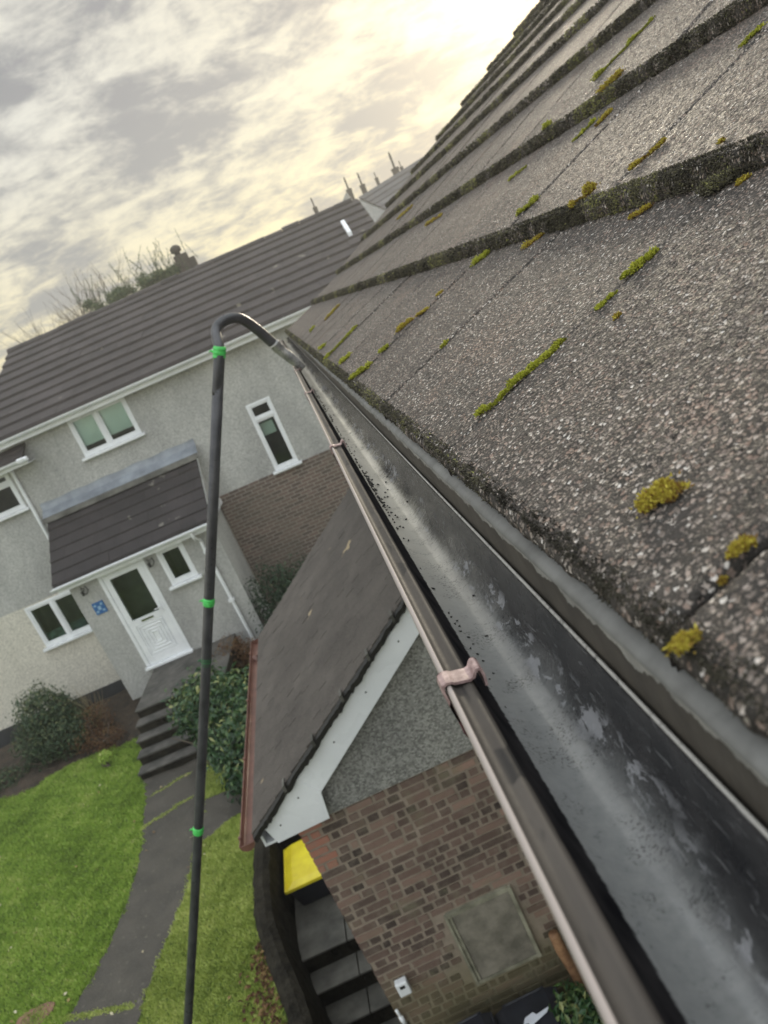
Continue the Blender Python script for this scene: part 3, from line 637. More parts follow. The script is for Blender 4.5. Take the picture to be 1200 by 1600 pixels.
# ================================================================== VACUUM POLE
FW = np.array(CF); RT = np.array(CR); UP = np.array(CU)
def ray(x, y, d):
    return ((x - 600) / 1232.14 * RT - (y - 800) / 1232.14 * UP + FW) * d
def smooth_path(P, n):
    P = np.asarray(P, float); m = len(P); out = []
    Q = np.vstack([2 * P[0] - P[1], P, 2 * P[-1] - P[-2]])
    for i in range(m - 1):
        for t in np.linspace(0, 1, n, endpoint=False):
            a, b, c, d = Q[i:i + 4]; out.append(.5 * (2 * b + (c - a) * t + (2 * a - 5 * b + 4 * c - d) * t * t + (3 * b - a - 3 * c + d) * t ** 3))
    out.append(P[-1]); return np.array(out)
# pole from the ground on the lawn up to the eaves (real world coordinates in metres)
p_top = np.array([-.296, 4.05, -.06]); p_bot = np.array([-2.43, 4.40, -3.92])
p_ground = p_bot + (p_bot - p_top) * .58
pole = tag(empty('gutter_vacuum_pole', tuple(p_ground)), 'tall black cleaning pole with hooked end and green tape, reaching into the gutter', 'cleaning pole')
pl_ = p_top + (p_ground - p_top) * np.linspace(0, 1, 9)[:, None] + np.array([[0.025 * math.sin(math.pi * t), 0, 0] for t in np.linspace(0, 1, 9)])
b = MB(); b.tube(pl_, .0285, 20); b.build('pole', M['pole'], pole, smooth=True)
hook = smooth_path([p_top + (p_ground - p_top) * .03, p_top, ray(338, 517, 3.98), ray(349, 502, 4.0), ray(372, 497, 4.05), ray(398, 512, 4.12), ray(436, 545, 4.2)], 10)
b = MB(); b.tube(hook, .0275, 18); b.build('bent_tube', M['pole'], pole, smooth=True)
nz = smooth_path([ray(427, 536, 4.17), ray(437, 546, 4.2), ray(455, 560, 4.22), ray(474, 576, 4.24)], 6)
b = MB(); b.tube(nz, [.033] * 7 + [.031] * 5 + list(np.linspace(.031, .020, len(nz) - 12)), 18, flat=.8); b.build('nozzle', M['alu'], pole, smooth=True)
def tape(pt, ln, r=.0325, mt='tape'):
    d = (p_top - p_ground); d /= np.linalg.norm(d); t = np.linspace(-ln / 2, ln / 2, 7)
    b = MB(); b.tube(pt + d * t[:, None], [r - .004, r, r - .0015, r + .001, r - .001, r + .0008, r - .004], 20)
    e = np.cross(d, [0, 1, 0]); e /= np.linalg.norm(e); b.tube([pt + e * r * .8, pt + e * (r + .012) + d * .006, pt + e * (r + .018) - d * .004], [.008, .005, .002], 6)
    b.build('green_tape_band', M[mt], pole)
def on_pole(yimg):
    best = min(np.linspace(0, 1, 800), key=lambda t: abs(800 - 1232.14 * ((q := p_top + (p_ground - p_top) * t) @ UP) / (q @ FW) - yimg)); 
    i = best * 8; a = int(min(i, 7)); return pl_[a] + (pl_[a + 1] - pl_[a]) * (i - a)
tape(on_pole(541), .062); tape(on_pole(943), .045); tape(on_pole(1035), .06, .0291, 'tapedark'); tape(on_pole(1300), .05)

# ================================================================== NEIGHBOUR HOUSE
A = -0.06413813876027656
ua = np.array([math.cos(A), math.sin(A), 0]); na = np.array([-math.sin(A), math.cos(A), 0])
def F_(v):   # local (s, offset, z) -> world
    v = np.asarray(v, float).reshape(-1, 3); return v[:, :1] * ua + v[:, 1:2] * na + v[:, 2:] * np.array([0, 0, 1.0])
def FB(): return MB(F_)
def W(s, o, z): return tuple(F_([(s, o, z)])[0])
OM, OP = 16.0, 14.7
nh = tag(empty('terraced_house', W(-3, OM, -5.8)), 'grey roughcast house with a dark tiled roof and a white front door', 'house')
def wall_holes(b, s0, s1, z0, z1, o0, o1, holes):
    ss = sorted({s0, s1, *[h[0] for h in holes], *[h[1] for h in holes]}); ss = [s for s in ss if s0 <= s <= s1]
    for a, c in zip(ss[:-1], ss[1:]):
        hs = sorted([h for h in holes if h[0] <= a + 1e-6 and h[1] >= c - 1e-6], key=lambda h: h[2]); z = z0
        for h in hs:
            if h[2] > z: b.box(a, c, o0, o1, z, h[2])
            z = h[3]
        if z < z1: b.box(a, c, o0, o1, z, z1)
holes = [(-5.55, -4.30, -1.06, -.24), (-2.20, -1.68, -2.84, -1.39), (-8.25, -6.86, -4.38, -3.42), (-7.77, -7.10, -1.50, -.68)]
b = FB(); wall_holes(b, -14, 1.62, -5.78, -.12, OM, OM + .3, holes)
# gable ends and rear
b.box(-14, 1.62, OM + 7.7, OM + 8, -6.2, -.12)
b.build('wall', M['render'], nh)
b = FB(); b.box(1.32, 1.62, OM + .3, OM + 7.7, -6.2, -.12); b.prism([(1.37, OM, -.12), (1.37, OM + 8, -.12), (1.37, OM + 4, 1.55)], (.25, 0, 0)); b.build('gable_wall', M['render'], nh)
b = FB(); wall_holes(b, -3.56, 1.64, -6.2, -2.865, OM - .03, OM + .02, []); b.build('brick_facing', M['brickfar'], nh)
b = FB(); b.box(-14, -6.6, OM - .02, OM + .1, -6.1, -5.70); b.build('plinth', M['plinth'], nh)
def window(s0, s1, z0, z1, off, parent, mull=(), transom=None, blind=None, fr=.06, sill=True, label=None):
    b = FB(); o0, o1 = off - .012, off + .06
    b.box(s0, s1, o0, o1, z1 - fr, z1); b.box(s0, s1, o0, o1, z0, z0 + fr); b.box(s0, s0 + fr, o0, o1, z0 + fr, z1 - fr); b.box(s1 - fr, s1, o0, o1, z0 + fr, z1 - fr)
    for m_ in mull: b.box(m_ - fr * .55, m_ + fr * .55, o0 - .003, o1, z0 + fr, z1 - fr)
    if transom: b.box(s0 + fr, s1 - fr, o0 - .003, o1, transom - fr * .5, transom + fr * .5)
    w_ = b.build('window', M['pvc'], parent, bevel=.008)
    if label: w_['label'] = label
    # inner sashes
    b = FB(); edges = [s0 + fr] + [v for m_ in mull for v in (m_ - fr * .55, m_ + fr * .55)] + [s1 - fr]
    f2 = .035
    for a, c in zip(edges[::2], edges[1::2]):
        zz = [(z0 + fr, z1 - fr)] if not transom else [(z0 + fr, transom - fr * .5), (transom + fr * .5, z1 - fr)]
        for za, zb in zz:
            b.box(a, c, o0 + .012, o1 - .01, za, za + f2); b.box(a, c, o0 + .012, o1 - .01, zb - f2, zb)
            b.box(a, a + f2, o0 + .012, o1 - .01, za + f2, zb - f2); b.box(c - f2, c, o0 + .012, o1 - .01, za + f2, zb - f2)
    b.build('sash', M['pvc'], w_, bevel=.005)
    b = FB(); b.box(s0 + fr, s1 - fr, off + .025, off + .031, z0 + fr, z1 - fr); b.build('pane', M['glass'], w_)
    if sill:
        b = FB(); b.box(s0 - .06, s1 + .06, off - .11, off + .01, z0 - .055, z0 - .003); b.build('sill', M['pvc'], w_, bevel=.01)
    b = FB(); d = 1.2
    b.box(s0 - .3, s1 + .3, off + d, off + d + .02, z0 - .3, z1 + .3); b.box(s0 - .3, s1 + .3, off + .31, off + d, z0 - .32, z0 - .3); b.box(s0 - .32, s0 - .3, off + .31, off + d, z0 - .3, z1 + .3); b.box(s1 + .3, s1 + .32, off + .31, off + d, z0 - .3, z1 + .3)
    b.box(s0 - .3, s1 + .3, off + .31, off + d, z1 + .28, z1 + .3)
    if off < 15.5: b.v = [v - na * .18 for v in b.v]
    b.build('room', M['room'], w_)
    if blind is not None:
        b = FB(); b.box(s0 + fr, s1 - fr, off + .09, off + .10, blind, z1 - .02); b.build('blind', M['blind'], w_)
        b = FB()
    return w_
window(-5.55, -4.30, -1.06, -.24, OM, nh, mull=(-4.96,), blind=-.87, label='two light upstairs window with pale green blinds pulled nearly down')
wn = window(-2.20, -1.68, -2.84, -1.39, OM, nh, transom=-1.73, fr=.055, label='tall narrow window with a small top light above the brick wall')
b = FB(); b.box(-2.14, -1.85, OM + .2, OM + .5, -2.12, -1.86); b.build('lamp_shade', M['blind'], wn)
wq = window(-8.25, -6.86, -4.38, -3.42, OM, nh, mull=(-7.66,), label='ground floor window with cream wall below, beside the porch')
b = FB(); b.box(-8.17, -6.9, OM + .12, OM + .13, -4.33, -4.12); b.build('garden_reflection', M['reflectlow'], wq)  # teal sheet standing in for the garden's reflection low in the glass
# stepped course roof in the facade frame
def course_roof(b, s0, s1, o_e, z_e, o_r, z_r, gauge=.345, lip=.045, wavy=.0, tiles=.30):
    L = math.hypot(o_r - o_e, z_r - z_e); n = int(round(L / gauge)); do = (o_r - o_e) / n; dz_ = (z_r - z_e) / n
    for i in range(n):
        ns = max(1, int((s1 - s0) / tiles)); sh = (i % 2) * tiles / 2
        cuts = [s0] + [s for s in (s0 + sh + tiles * np.arange(1, ns + 1)) if s < s1 - .05] + [s1]
        for a, c in zip(cuts[:-1], cuts[1:]):
            j = rng.normal() * .003; oa, za = o_e + do * i, z_e + dz_ * i; ob, zb = o_e + do * (i + 1), z_e + dz_ * (i + 1)
            b.hexa([(a + .002, oa, za - .03), (c - .002, oa, za - .03), (c - .002, ob, zb - .03), (a + .002, ob, zb - .03), (a + .002, oa, za + lip + j), (c - .002, oa, za + lip + j), (c - .002, ob + do * .08, zb + .006 + j + dz_ * .08), (a + .002, ob + do * .08, zb + .006 + j + dz_ * .08)], tone=float(np.clip(rng.normal(.5, .13), 0, 1)))
b = FB(); course_roof(b, -7.36, 1.78, 15.72, -.10, 20.0, 1.66, gauge=.46, lip=.06, tiles=.6)
b.build('roof', M['roofdark'], nh)
b = FB(); b.prism([(-7.36, 20.0, 1.66), (-7.36, 24.3, -.1), (-7.36, 24.3, -.16), (-7.36, 20.0, 1.6)], (9.14, 0, 0)); b.build('rear_roof_slope', M['roofdark'], nh)
b = FB()
for i, s in enumerate(np.arange(-7.36, 1.5, .45)): 
    t_ = np.linspace(0, math.pi, 9); jr = rng.normal() * .006
    V = np.array([[(ss, 20.0 + .13 * math.cos(a), 1.63 + jr + .12 * math.sin(a)) for a in t_] for ss in (s + .004, s + .446)]); b.grid(V, tone=float(rng.random()))
b.build('ridge_tiles', M['roofdark'], nh)
def gutter_white(b, s0, s1, o, z):
    t_ = np.linspace(math.pi, 2 * math.pi, 10); V = np.array([[(s, o + .056 * math.cos(a), z + .056 * math.sin(a)) for s in (s0, s1)] for a in t_]); b.grid(V)
    V = np.array([[(s, o + .052 * math.cos(a), z + .052 * math.sin(a)) for s in (s0, s1)] for a in t_]); b.grid(V)
    b.box(s0, s1, o - .060, o - .051, z - .004, z + .008)
b = FB(); gutter_white(b, -7.0, 1.78, 15.66, -.125); b.box(-7.0, 1.78, 15.735, 15.76, -.27, -.11); b.box(-7.0, 1.78, 15.76, OM + .02, -.27, -.255)
g2 = b.build('gutter', M['pvc'], nh)
# white downpipe of the porch and of the left
def pipe(pts, r, parent, name='downpipe'):
    b = FB(); b.tube(smooth_path(pts, 4) if len(pts) > 2 else pts, r, 12); o = b.build(name, M['pvc'], parent, smooth=True); return o
# lean-to porch roof
b = FB(); course_roof(b, -6.78, -3.50, OP - .20, -2.93, OM, -1.75, gauge=.29, lip=.04)
b.build('porch_roof', M['roofporch'], nh)
b = FB(); zz = np.linspace(-6.85, -3.44, 60)
V = np.array([[(s, OM - .006, -1.56 + .01 * math.sin(s * 9)) for s in zz], [(s, OM - .012, -1.70) for s in zz], [(s, OM - .06, -1.715) for s in zz], [(s, OM - .22 + .012 * math.sin(s * 14), -1.855 + .006 * math.sin(s * 23)) for s in zz]])
b.grid(V); b.build('lead_flashing', M['lead'], nh, smooth=True)
b = FB(); V = np.array([[(s, OM - .20, -1.83) for s in zz], [(s, OM - .23, -1.835 + .008 * math.sin(s * 31)) for s in zz], [(s, OM - .31 + .015 * math.sin(s * 17), -1.905 + .006 * math.sin(s * 41)) for s in zz], [(s, OM - .32, -1.93) for s in zz]])
b.grid(V); b.build('mortar_fillet', M['slab'], nh, smooth=True)
b = FB(); gutter_white(b, -6.82, -3.56, OP - .26, -2.965); b.box(-6.75, -3.55, OP - .19, OP - .165, -3.10, -2.95); b.box(-6.75, -3.55, OP - .165, OP + .02, -3.10, -3.085); b.build('porch_gutter', M['pvc'], nh)
b = FB(); wall_holes(b, -6.62, -3.58, -5.75, -2.9, OP, OP + .22, [(-6.03, -5.06, -5.27, -3.10), (-4.80, -4.24, -3.88, -3.10)])
b.box(-3.80, -3.58, OP + .22, OM - .002, -5.75, -2.9); b.box(-6.62, -6.4, OP + .22, OM - .002, -5.75, -2.9)
b.prism([(-3.8, OP + .05, -2.9), (-3.8, OM - .002, -2.9), (-3.8, OM - .002, -1.85)], (.22, 0, 0)); b.prism([(-6.62, OP + .05, -2.9), (-6.62, OM - .002, -2.9), (-6.62, OM - .002, -1.85)], (.22, 0, 0))
b.build('porch_wall', M['porchrender'], nh)
b = FB(); b.box(-3.5, -3.47, OP + .1, OM - .01, -3.0, -2.88); b.prism([(-3.56, OP - .2, -3.07), (-3.56, OM - .01, -1.90), (-3.56, OM - .01, -1.79), (-3.56, OP - .2, -2.97)], (.05, 0, 0)); b.build('verge_board', M['pvc'], nh)
window(-4.80, -4.24, -3.88, -3.10, OP, nh, fr=.075, label='small single porch window beside the white door')
# door
b = FB(); s0, s1, z0, z1 = -6.03, -5.06, -5.27, -3.10; fr = .075
b.box(s0, s0 + fr, OP - .015, OP + .07, z0 + .06, z1 - fr); b.box(s1 - fr, s1, OP - .015, OP + .07, z0 + .06, z1 - fr); b.box(s0, s1, OP - .015, OP + .07, z1 - fr, z1); b.box(s0 - .03, s1 + .03, OP - .09, OP + .07, z0, z0 + .055)
dr = b.build('door', M['pvc'], nh, bevel=.008)
b = FB(); a0, a1 = s0 + fr + .004, s1 - fr - .004; zb, zt = z0 + .06, z1 - fr - .004; zg0, zg1 = z0 + 1.05, zt - .10; st_ = .115
b.box(a0, a0 + st_, OP, OP + .055, zb, zt); b.box(a1 - st_, a1, OP, OP + .055, zb, zt); b.box(a0 + st_, a1 - st_, OP, OP + .055, zg1, zt); b.box(a0 + st_, a1 - st_, OP, OP + .055, zb, zb + .17); b.box(a0 + st_, a1 - st_, OP, OP + .055, zg0 - .13, zg0)
b.box(a0 + st_, a1 - st_, OP + .02, OP + .05, zb + .17, zg0 - .13)
for i in range(4):
    g = .03 + i * .065; w1, w2, h1, h2 = a0 + st_ + g, a1 - st_ - g, zb + .17 + g, zg0 - .13 - g
    if h2 - h1 < .06: break
    r = .014
    b.box(w1, w2, OP - .002, OP + .02, h1, h1 + r); b.box(w1, w2, OP - .002, OP + .02, h2 - r, h2); b.box(w1, w1 + r, OP - .002, OP + .02, h1 + r, h2 - r); b.box(w2 - r, w2, OP - .002, OP + .02, h1 + r, h2 - r)
for i in range(3): b.box(a0 + st_, a1 - st_, OP - .004, OP, zb + .03 + i * .045, zb + .045 + i * .045)
b.build('door_leaf', M['pvc'], dr, bevel=.005)
b = FB(); b.box(a0 + st_, a1 - st_, OP + .02, OP + .026, zg0, zg1); b.build('pane', M['glass'], dr)
b = FB(); b.box(a0 - .2, a1 + .2, OP + .9, OP + .92, zb, zt + .2); b.box(a0 - .3, a0 - .28, OP + .23, OP + .9, zb, zt + .2); b.box(a1 + .28, a1 + .3, OP + .23, OP + .9, zb, zt + .2); b.box(a0 - .3, a1 + .3, OP + .23, OP + .9, zt + .1, zt + .12); b.build('hall', M['room'], dr)
b = FB(); b.box(a1 - .075, a1 - .045, OP - .02, OP, zg0 - .04, zg0 + .18); b.tube([(a1 - .06, OP - .02, zg0 + .06), (a1 - .06, OP - .06, zg0 + .06), (a1 - .18, OP - .06, zg0 + .06)], .011, 8); b.build('handle', M['pvc'], dr)
b = FB(); b.box(-5.67, -5.42, OP - .012, OP, zg0 - .085, zg0 - .045); b.build('letter_slot', M['brass'], dr)
# little scroll lamps / hooks either side of the door and the tile sign
for s in (-6.36, -4.96):
    b = FB(); zc = -3.27
    b.tube([(s, OP, zc), (s, OP - .05, zc), (s, OP - .12, zc + .03), (s, OP - .14, zc + .08)], .008, 6)
    b.tube([(s - .05, OP - .012, zc + .08), (s, OP - .012, zc + .02), (s + .05, OP - .012, zc + .08), (s + .07, OP - .012, zc - .02), (s, OP - .012, zc - .09), (s - .06, OP - .012, zc - .03)], .009, 6)
    b.tube([(s, OP - .14, zc + .02), (s, OP - .14, zc - .07)], [.035, .022], 8)
    b.build('wall_lamp', M['iron'], nh)
b = FB(); b.box(-6.38, -6.15, OP - .02, OP, -3.83, -3.58); sg = b.build('tile_sign', M['signblue'], nh)
for s, z in ((-6.33, -3.64), (-6.20, -3.64), (-6.33, -3.77), (-6.20, -3.77)): b = FB(); b.box(s - .022, s + .022, OP - .024, OP - .02, z - .02, z + .02); b.build('corner_motif', M['signpale'], sg)
b = FB()
b.box(-6.295, -6.235, OP - .024, OP - .02, -3.745, -3.665); b.build('sign_centre', M['signpale'], sg)
pipe([(-3.93, OP - .26, -3.0), (-3.93, OP - .22, -3.14), (-3.90, OP - .05, -3.25), (-3.90, OP - .05, -3.4)], .034, nh)
b = FB(); b.tube([(-3.90, OP - .05, -3.35), (-3.86, OP - .05, -5.68)], .034, 12)
for z in (-3.5, -4.6): b.box(-3.94, -3.83, OP - .09, OP, z - .03, z + .03)
b.build('downpipe', M['pvc'], nh)
b = FB(); b.tube([(-6.98, OM - .06, -.66), (-6.99, OM - .06, -1.2), (-7.0, OM - .06, -2.55), (-6.97, OM - .06, -2.7)], .034, 12); b.tube([(-6.96, 15.62, -.58), (-6.97, 15.75, -.66), (-6.98, OM - .06, -.72)], .036, 12)
b.build('downpipe', M['pvc'], nh)
# white roof board near the right end
b = FB(); c0 = np.array([1.02, 18.72, 1.13]); b.hexa([(1.13, 17.95, .84), (1.22, 17.95, .84), (1.22, 18.75, 1.17), (1.13, 18.75, 1.17), (1.13, 17.95, .95), (1.22, 17.95, .95), (1.22, 18.75, 1.28), (1.13, 18.75, 1.28)])
b.build('roof_trim_board', M['pvc'], nh)
# ------------------------------------------------ left neighbour (stepped down)
lh = tag(empty('terraced_house', W(-10, OM, -5.8)), 'next house down the terrace, its lower roof and gutter cut by the left edge', 'house')
b = FB(); course_roof(b, -14, -7.39, 15.72, -.50, 20.0, 1.22, gauge=.46, lip=.06, tiles=.6); b.build('roof', M['roofdark'], lh)
b = FB(); course_roof(b, -7.9, -6.48, 15.58, -.545, 15.99, -.33, gauge=.2); b.build('eaves_tiles', M['roofdark'], lh)
b = FB(); b.prism([(-14, 20.0, 1.22), (-14, 24.3, -.5), (-14, 24.3, -.56), (-14, 20.0, 1.16)], (6.6, 0, 0)); b.build('rear_roof_slope', M['roofdark'], lh)
b = FB(); gutter_white(b, -14, -6.44, 15.53, -.575); b.box(-14, -6.46, 15.595, 15.62, -.70, -.56); b.box(-14, -6.46, 15.62, OM, -.70, -.69); b.tube([(-6.6, 15.53, -.60), (-6.40, 15.53, -.60)], [.06, .05], 10); b.build('gutter', M['pvc'], lh)
window(-7.77, -7.10, -1.50, -.68, OM, lh, mull=(), transom=-.92, label='small upstairs window cut by the left edge of the photo')
b = FB(); b.box(-7.35, -7.2, 15.66, 15.75, -.15, .35); b.build('verge_cap', M['pvc'], lh)

# ------------------------------------------------ houses and chimneys beyond
fh = tag(empty('far_house', (6, 30, -6)), 'grey far house roof rising behind the right end of the long roof', 'house')
FA = R(-6)
def far_roof(b, P0, P1, depth, drop):
    P0 = np.array(P0, float); P1 = np.array(P1, float); u = (P1 - P0); u[2] = 0; u /= np.linalg.norm(u); n_ = np.array([u[1], -u[0], 0])
    n = 13
    for i in range(n):
        a0 = P0 + n_ * depth * i / n - np.array([0, 0, drop * i / n]); a1 = P1 + n_ * depth * i / n - np.array([0, 0, drop * i / n])
        c0 = P0 + n_ * depth * (i + 1) / n - np.array([0, 0, drop * (i + 1) / n]); c1 = P1 + n_ * depth * (i + 1) / n - np.array([0, 0, drop * (i + 1) / n])
        e = np.array([0, 0, .05]); b.hexa([c0, c1, a1, a0, c0 + e, c1 + e, a1 + e * .2, a0 + e * .2], tone=float(rng.random()))
b = MB(); rl = ray(560, 309, 30.5); rr = ray(660, 246, 31.5); far_roof(b, rl, rr + (rr - rl) * .8, 4.5, 2.4)
b.build('roof', M['roofgrey'], fh)
b = MB(); rr2 = rr + (rr - rl) * .8
b.prism([rl + [0, .05, -.05], rl + [-.2, -4.5, -2.5], rl + [-.2, -4.5, -9], rl + [0, .05, -9]], rr2 - rl); b.build('wall', M['gablerender'], fh)
b = MB(); g0 = ray(541, 300, 29.0); b.prism([g0, ray(572, 345, 29.0), ray(548, 352, 29), ray(528, 330, 29.0)], (.1, .5, 0)); b.build('gable_wall', M['gablerender'], fh)
def chimney(x, y, d, h, wd, pots, label, ph=.5):
    base = ray(x, y, d); t = tag(empty('chimney', tuple(base - np.array([0, 0, h + 1.0]))), label, 'chimney', 'chimneys beyond the roof')
    b = MB(); z1 = base[2]; b.box(base[0] - wd / 2, base[0] + wd / 2, base[1] - wd / 2, base[1] + wd / 2, z1 - h - 1.0, z1 - .06); b.box(base[0] - wd * .58, base[0] + wd * .58, base[1] - wd * .58, base[1] + wd * .58, z1 - .06, z1 + .04)
    b.build('stack', M['chim'], t)
    for i in range(pots):
        x_ = base[0] + (i - (pots - 1) / 2) * .24; b = MB(); b.tube([(x_, base[1], z1 + .04), (x_, base[1], z1 + ph * .6), (x_, base[1], z1 + ph * .62), (x_, base[1], z1 + ph)], [wd * .2, wd * .16, wd * .22, wd * .13], 12); b.build('pot', M['chim'], t)
    return t
chimney(545, 297, 34, .7, .20, 1, 'thin chimney pot just left of the gap between the roofs', .55)
chimney(566, 290, 34, .8, .20, 1, 'thin chimney pot just right of the gap between the roofs', .55)
chimney(617, 264, 36, .9, .28, 1, 'tallest thin chimney at the right, close to the near roof', .75)
chimney(492, 325, 34, .6, .17, 1, 'small chimney pot alone on the middle of the long ridge', .45)
chimney(588, 279, 38, .5, .14, 1, 'tiny chimney pot low between two taller ones', .3)
chimney(627, 262, 40, .5, .14, 1, 'tiny chimney right behind the tallest thin one', .35)
c9 = ray(284, 402, 25); t = tag(empty('chimney', tuple(c9 - np.array([0, 0, 2.2]))), 'broad stepped chimney stack with a round cowl beside the bushy tree', 'chimney', 'chimneys beyond the roof')
b = MB(); b.box(c9[0] - .38, c9[0] + .38, c9[1] - .3, c9[1] + .3, c9[2] - 2.2, c9[2] - .12); b.box(c9[0] - .24, c9[0] + .2, c9[1] - .24, c9[1] + .24, c9[2] - .12, c9[2] + .08); b.build('stack', M['chim'], t)
b = MB(); x_, y_, z_ = c9 + np.array([-.08, 0, .08]); b.tube([(x_, y_, z_), (x_, y_, z_ + .10), (x_, y_, z_ + .12), (x_, y_, z_ + .24), (x_, y_, z_ + .30), (x_, y_, z_ + .34)], [.10, .10, .17, .18, .13, .04], 14); b.build('cowl', M['chim'], t, smooth=True)

# ================================================================== LEAN-TO
lt = tag(empty('lean_to', (-.5, 5.0, -7)), 'brick and pebbledash lean-to with brown tiled roof and white bargeboard', 'lean-to')
# roof slopes from the eaves (X=-1.62) up to the house wall
xe, ze, xw = -1.60, -3.17, .34; sp = math.tan(R(35.2)); zw = ze + (xw - xe) * sp
b = MB(); nc = 22
for i in range(nc):
    xa = xe + (xw - xe) * i / nc; xb = xe + (xw - xe) * (i + 1) / nc; za = ze + (xa - xe) * sp; zb = ze + (xb - xe) * sp
    w_ = .167; sh = (i % 2) * w_ / 2; cuts = [4.93 + rng.normal() * .004] + list(np.arange(4.93 + sh + .05, 8.44, w_)) + [8.52]
    for a, c in zip(cuts[:-1], cuts[1:]):
        j = rng.normal() * .0012
        b.hexa([(xa, a + .0005, za - .02), (xb, a + .0005, zb - .02), (xb, c - .0005, zb - .02), (xa, c - .0005, za - .02), (xa, a + .0005, za + .011 + j), (xb + .01, a + .0005, zb + .006 + j), (xb + .01, c - .0005, zb + .006 + j), (xa, c - .0005, za + .011 + j)], tone=float(np.clip(rng.normal(.5, .07), 0, 1)))
rf_ = b.build('roof', M['roofbrown'], lt)
# shadow under the front verge built as a rugged dark strip, with small clips
b = MB(); n = 90; ts = np.linspace(0, 1, n); V = np.zeros((4, n, 3)); xs_ = xe + (xw - xe) * ts; zs_ = ze + (xs_ - xe) * sp
rr_ = rng.normal(size=n) * .006
V[0] = np.stack([xs_, np.full(n, 4.925) + rr_ * .3, zs_ - .002], 1); V[1] = np.stack([xs_, 4.905 + rr_ * .5, zs_ - .02 + rr_ * .4], 1); V[2] = np.stack([xs_ + .01, 4.915 + rr_ * .5, zs_ - .06 + rr_], 1); V[3] = np.stack([xs_ + .01, np.full(n, 4.95), zs_ - .075 + rr_], 1)
b.grid(V, tone=.1); b.build('verge_shadow', M['debris'], lt)
for x_ in (-1.25, -.93, -.62, -.34, -.08):
    z_ = ze + (x_ - xe) * sp; b = MB(); b.hexa([(x_, 4.89, z_ - .03), (x_ + .02, 4.89, z_ - .02), (x_ + .02, 4.97, z_ + .0), (x_, 4.97, z_ - .01), (x_, 4.885, z_ + .025), (x_ + .02, 4.885, z_ + .035), (x_ + .02, 4.98, z_ + .035), (x_, 4.98, z_ + .025)]); b.build('verge_clip', M['slab'], lt)
# bargeboard with boxed foot
b = MB(); yb0 = 4.955
bp = [(-1.49, -3.20), (xw, zw - .055 - .01), (xw, zw - .27), (-1.045, -3.10), (-1.03, -3.27), (-1.05, -3.325), (-1.455, -3.365)]
bp = [(-1.515, -3.185), (xw, zw - .085), (xw, zw - .29), (-1.04, -3.105), (-1.07, -3.325), (-1.475, -3.335)]
b.prism([(x, yb0, z) for x, z in bp], (0, .022, 0)); bb = b.build('bargeboard', M['pvc'], lt, bevel=.003)
b = MB(); b.hexa([(-1.055, yb0 - .004, -3.12), (-1.035, yb0 - .004, -3.10), (-1.035, yb0, -3.10), (-1.055, yb0, -3.12), (-1.18, yb0 - .004, -2.93), (-1.165, yb0 - .004, -2.92), (-1.165, yb0, -2.92), (-1.18, yb0, -2.93)]); b.build('joint_trim', M['pvc'], bb)
for x_ in (-1.40, -1.2, -.8, -.45, -.1): b = MB(); z_ = ze + (x_ - xe) * sp - .18; b.tube([(x_, yb0 - .003, z_), (x_, yb0, z_)], .007, 8); b.build('screw_head', M['debris'], bb)
# soffit box along the eaves
b = MB(); b.box(-1.56, -1.34, 4.98, 8.45, -3.335, -3.315); b.box(-1.575, -1.558, 4.98, 8.48, -3.335, -3.20); b.build('soffit', M['pvc'], lt)
# brown eaves gutter
b = MB(); t_ = np.linspace(math.pi, 2 * math.pi, 10); gx, gz = -1.655, -3.20
for r in (.056, .052): b.grid(np.array([[(gx + r * math.cos(a), y, gz + r * math.sin(a)) for y in (4.90, 8.55)] for a in t_]))
b.box(gx - .058, gx - .050, 4.90, 8.55, gz - .003, gz + .006); b.prism([(gx + .056 * math.cos(a), 4.896, gz + .056 * math.sin(a)) for a in t_], (0, .006, 0)); b.prism([(gx + .056 * math.cos(a), 8.55, gz + .056 * math.sin(a)) for a in t_], (0, .006, 0))
gg = b.build('eaves_gutter', M['brown'], lt)
for y_ in (5.0, 6.05, 7.1, 8.2): b = MB(); b.box(gx - .066, gx - .044, y_ - .012, y_ + .012, gz - .01, gz + .014); b.build('bracket', M['brown'], gg)
b = MB(); b.tube([(gx, 8.1, gz), (gx, 8.1, gz - .12), (gx + .1, 8.1, gz - .3), (-1.39, 8.1, gz - .5), (-1.39, 8.1, -6.4)], .034, 12); b.build('downpipe', M['brown'], lt, smooth=True)
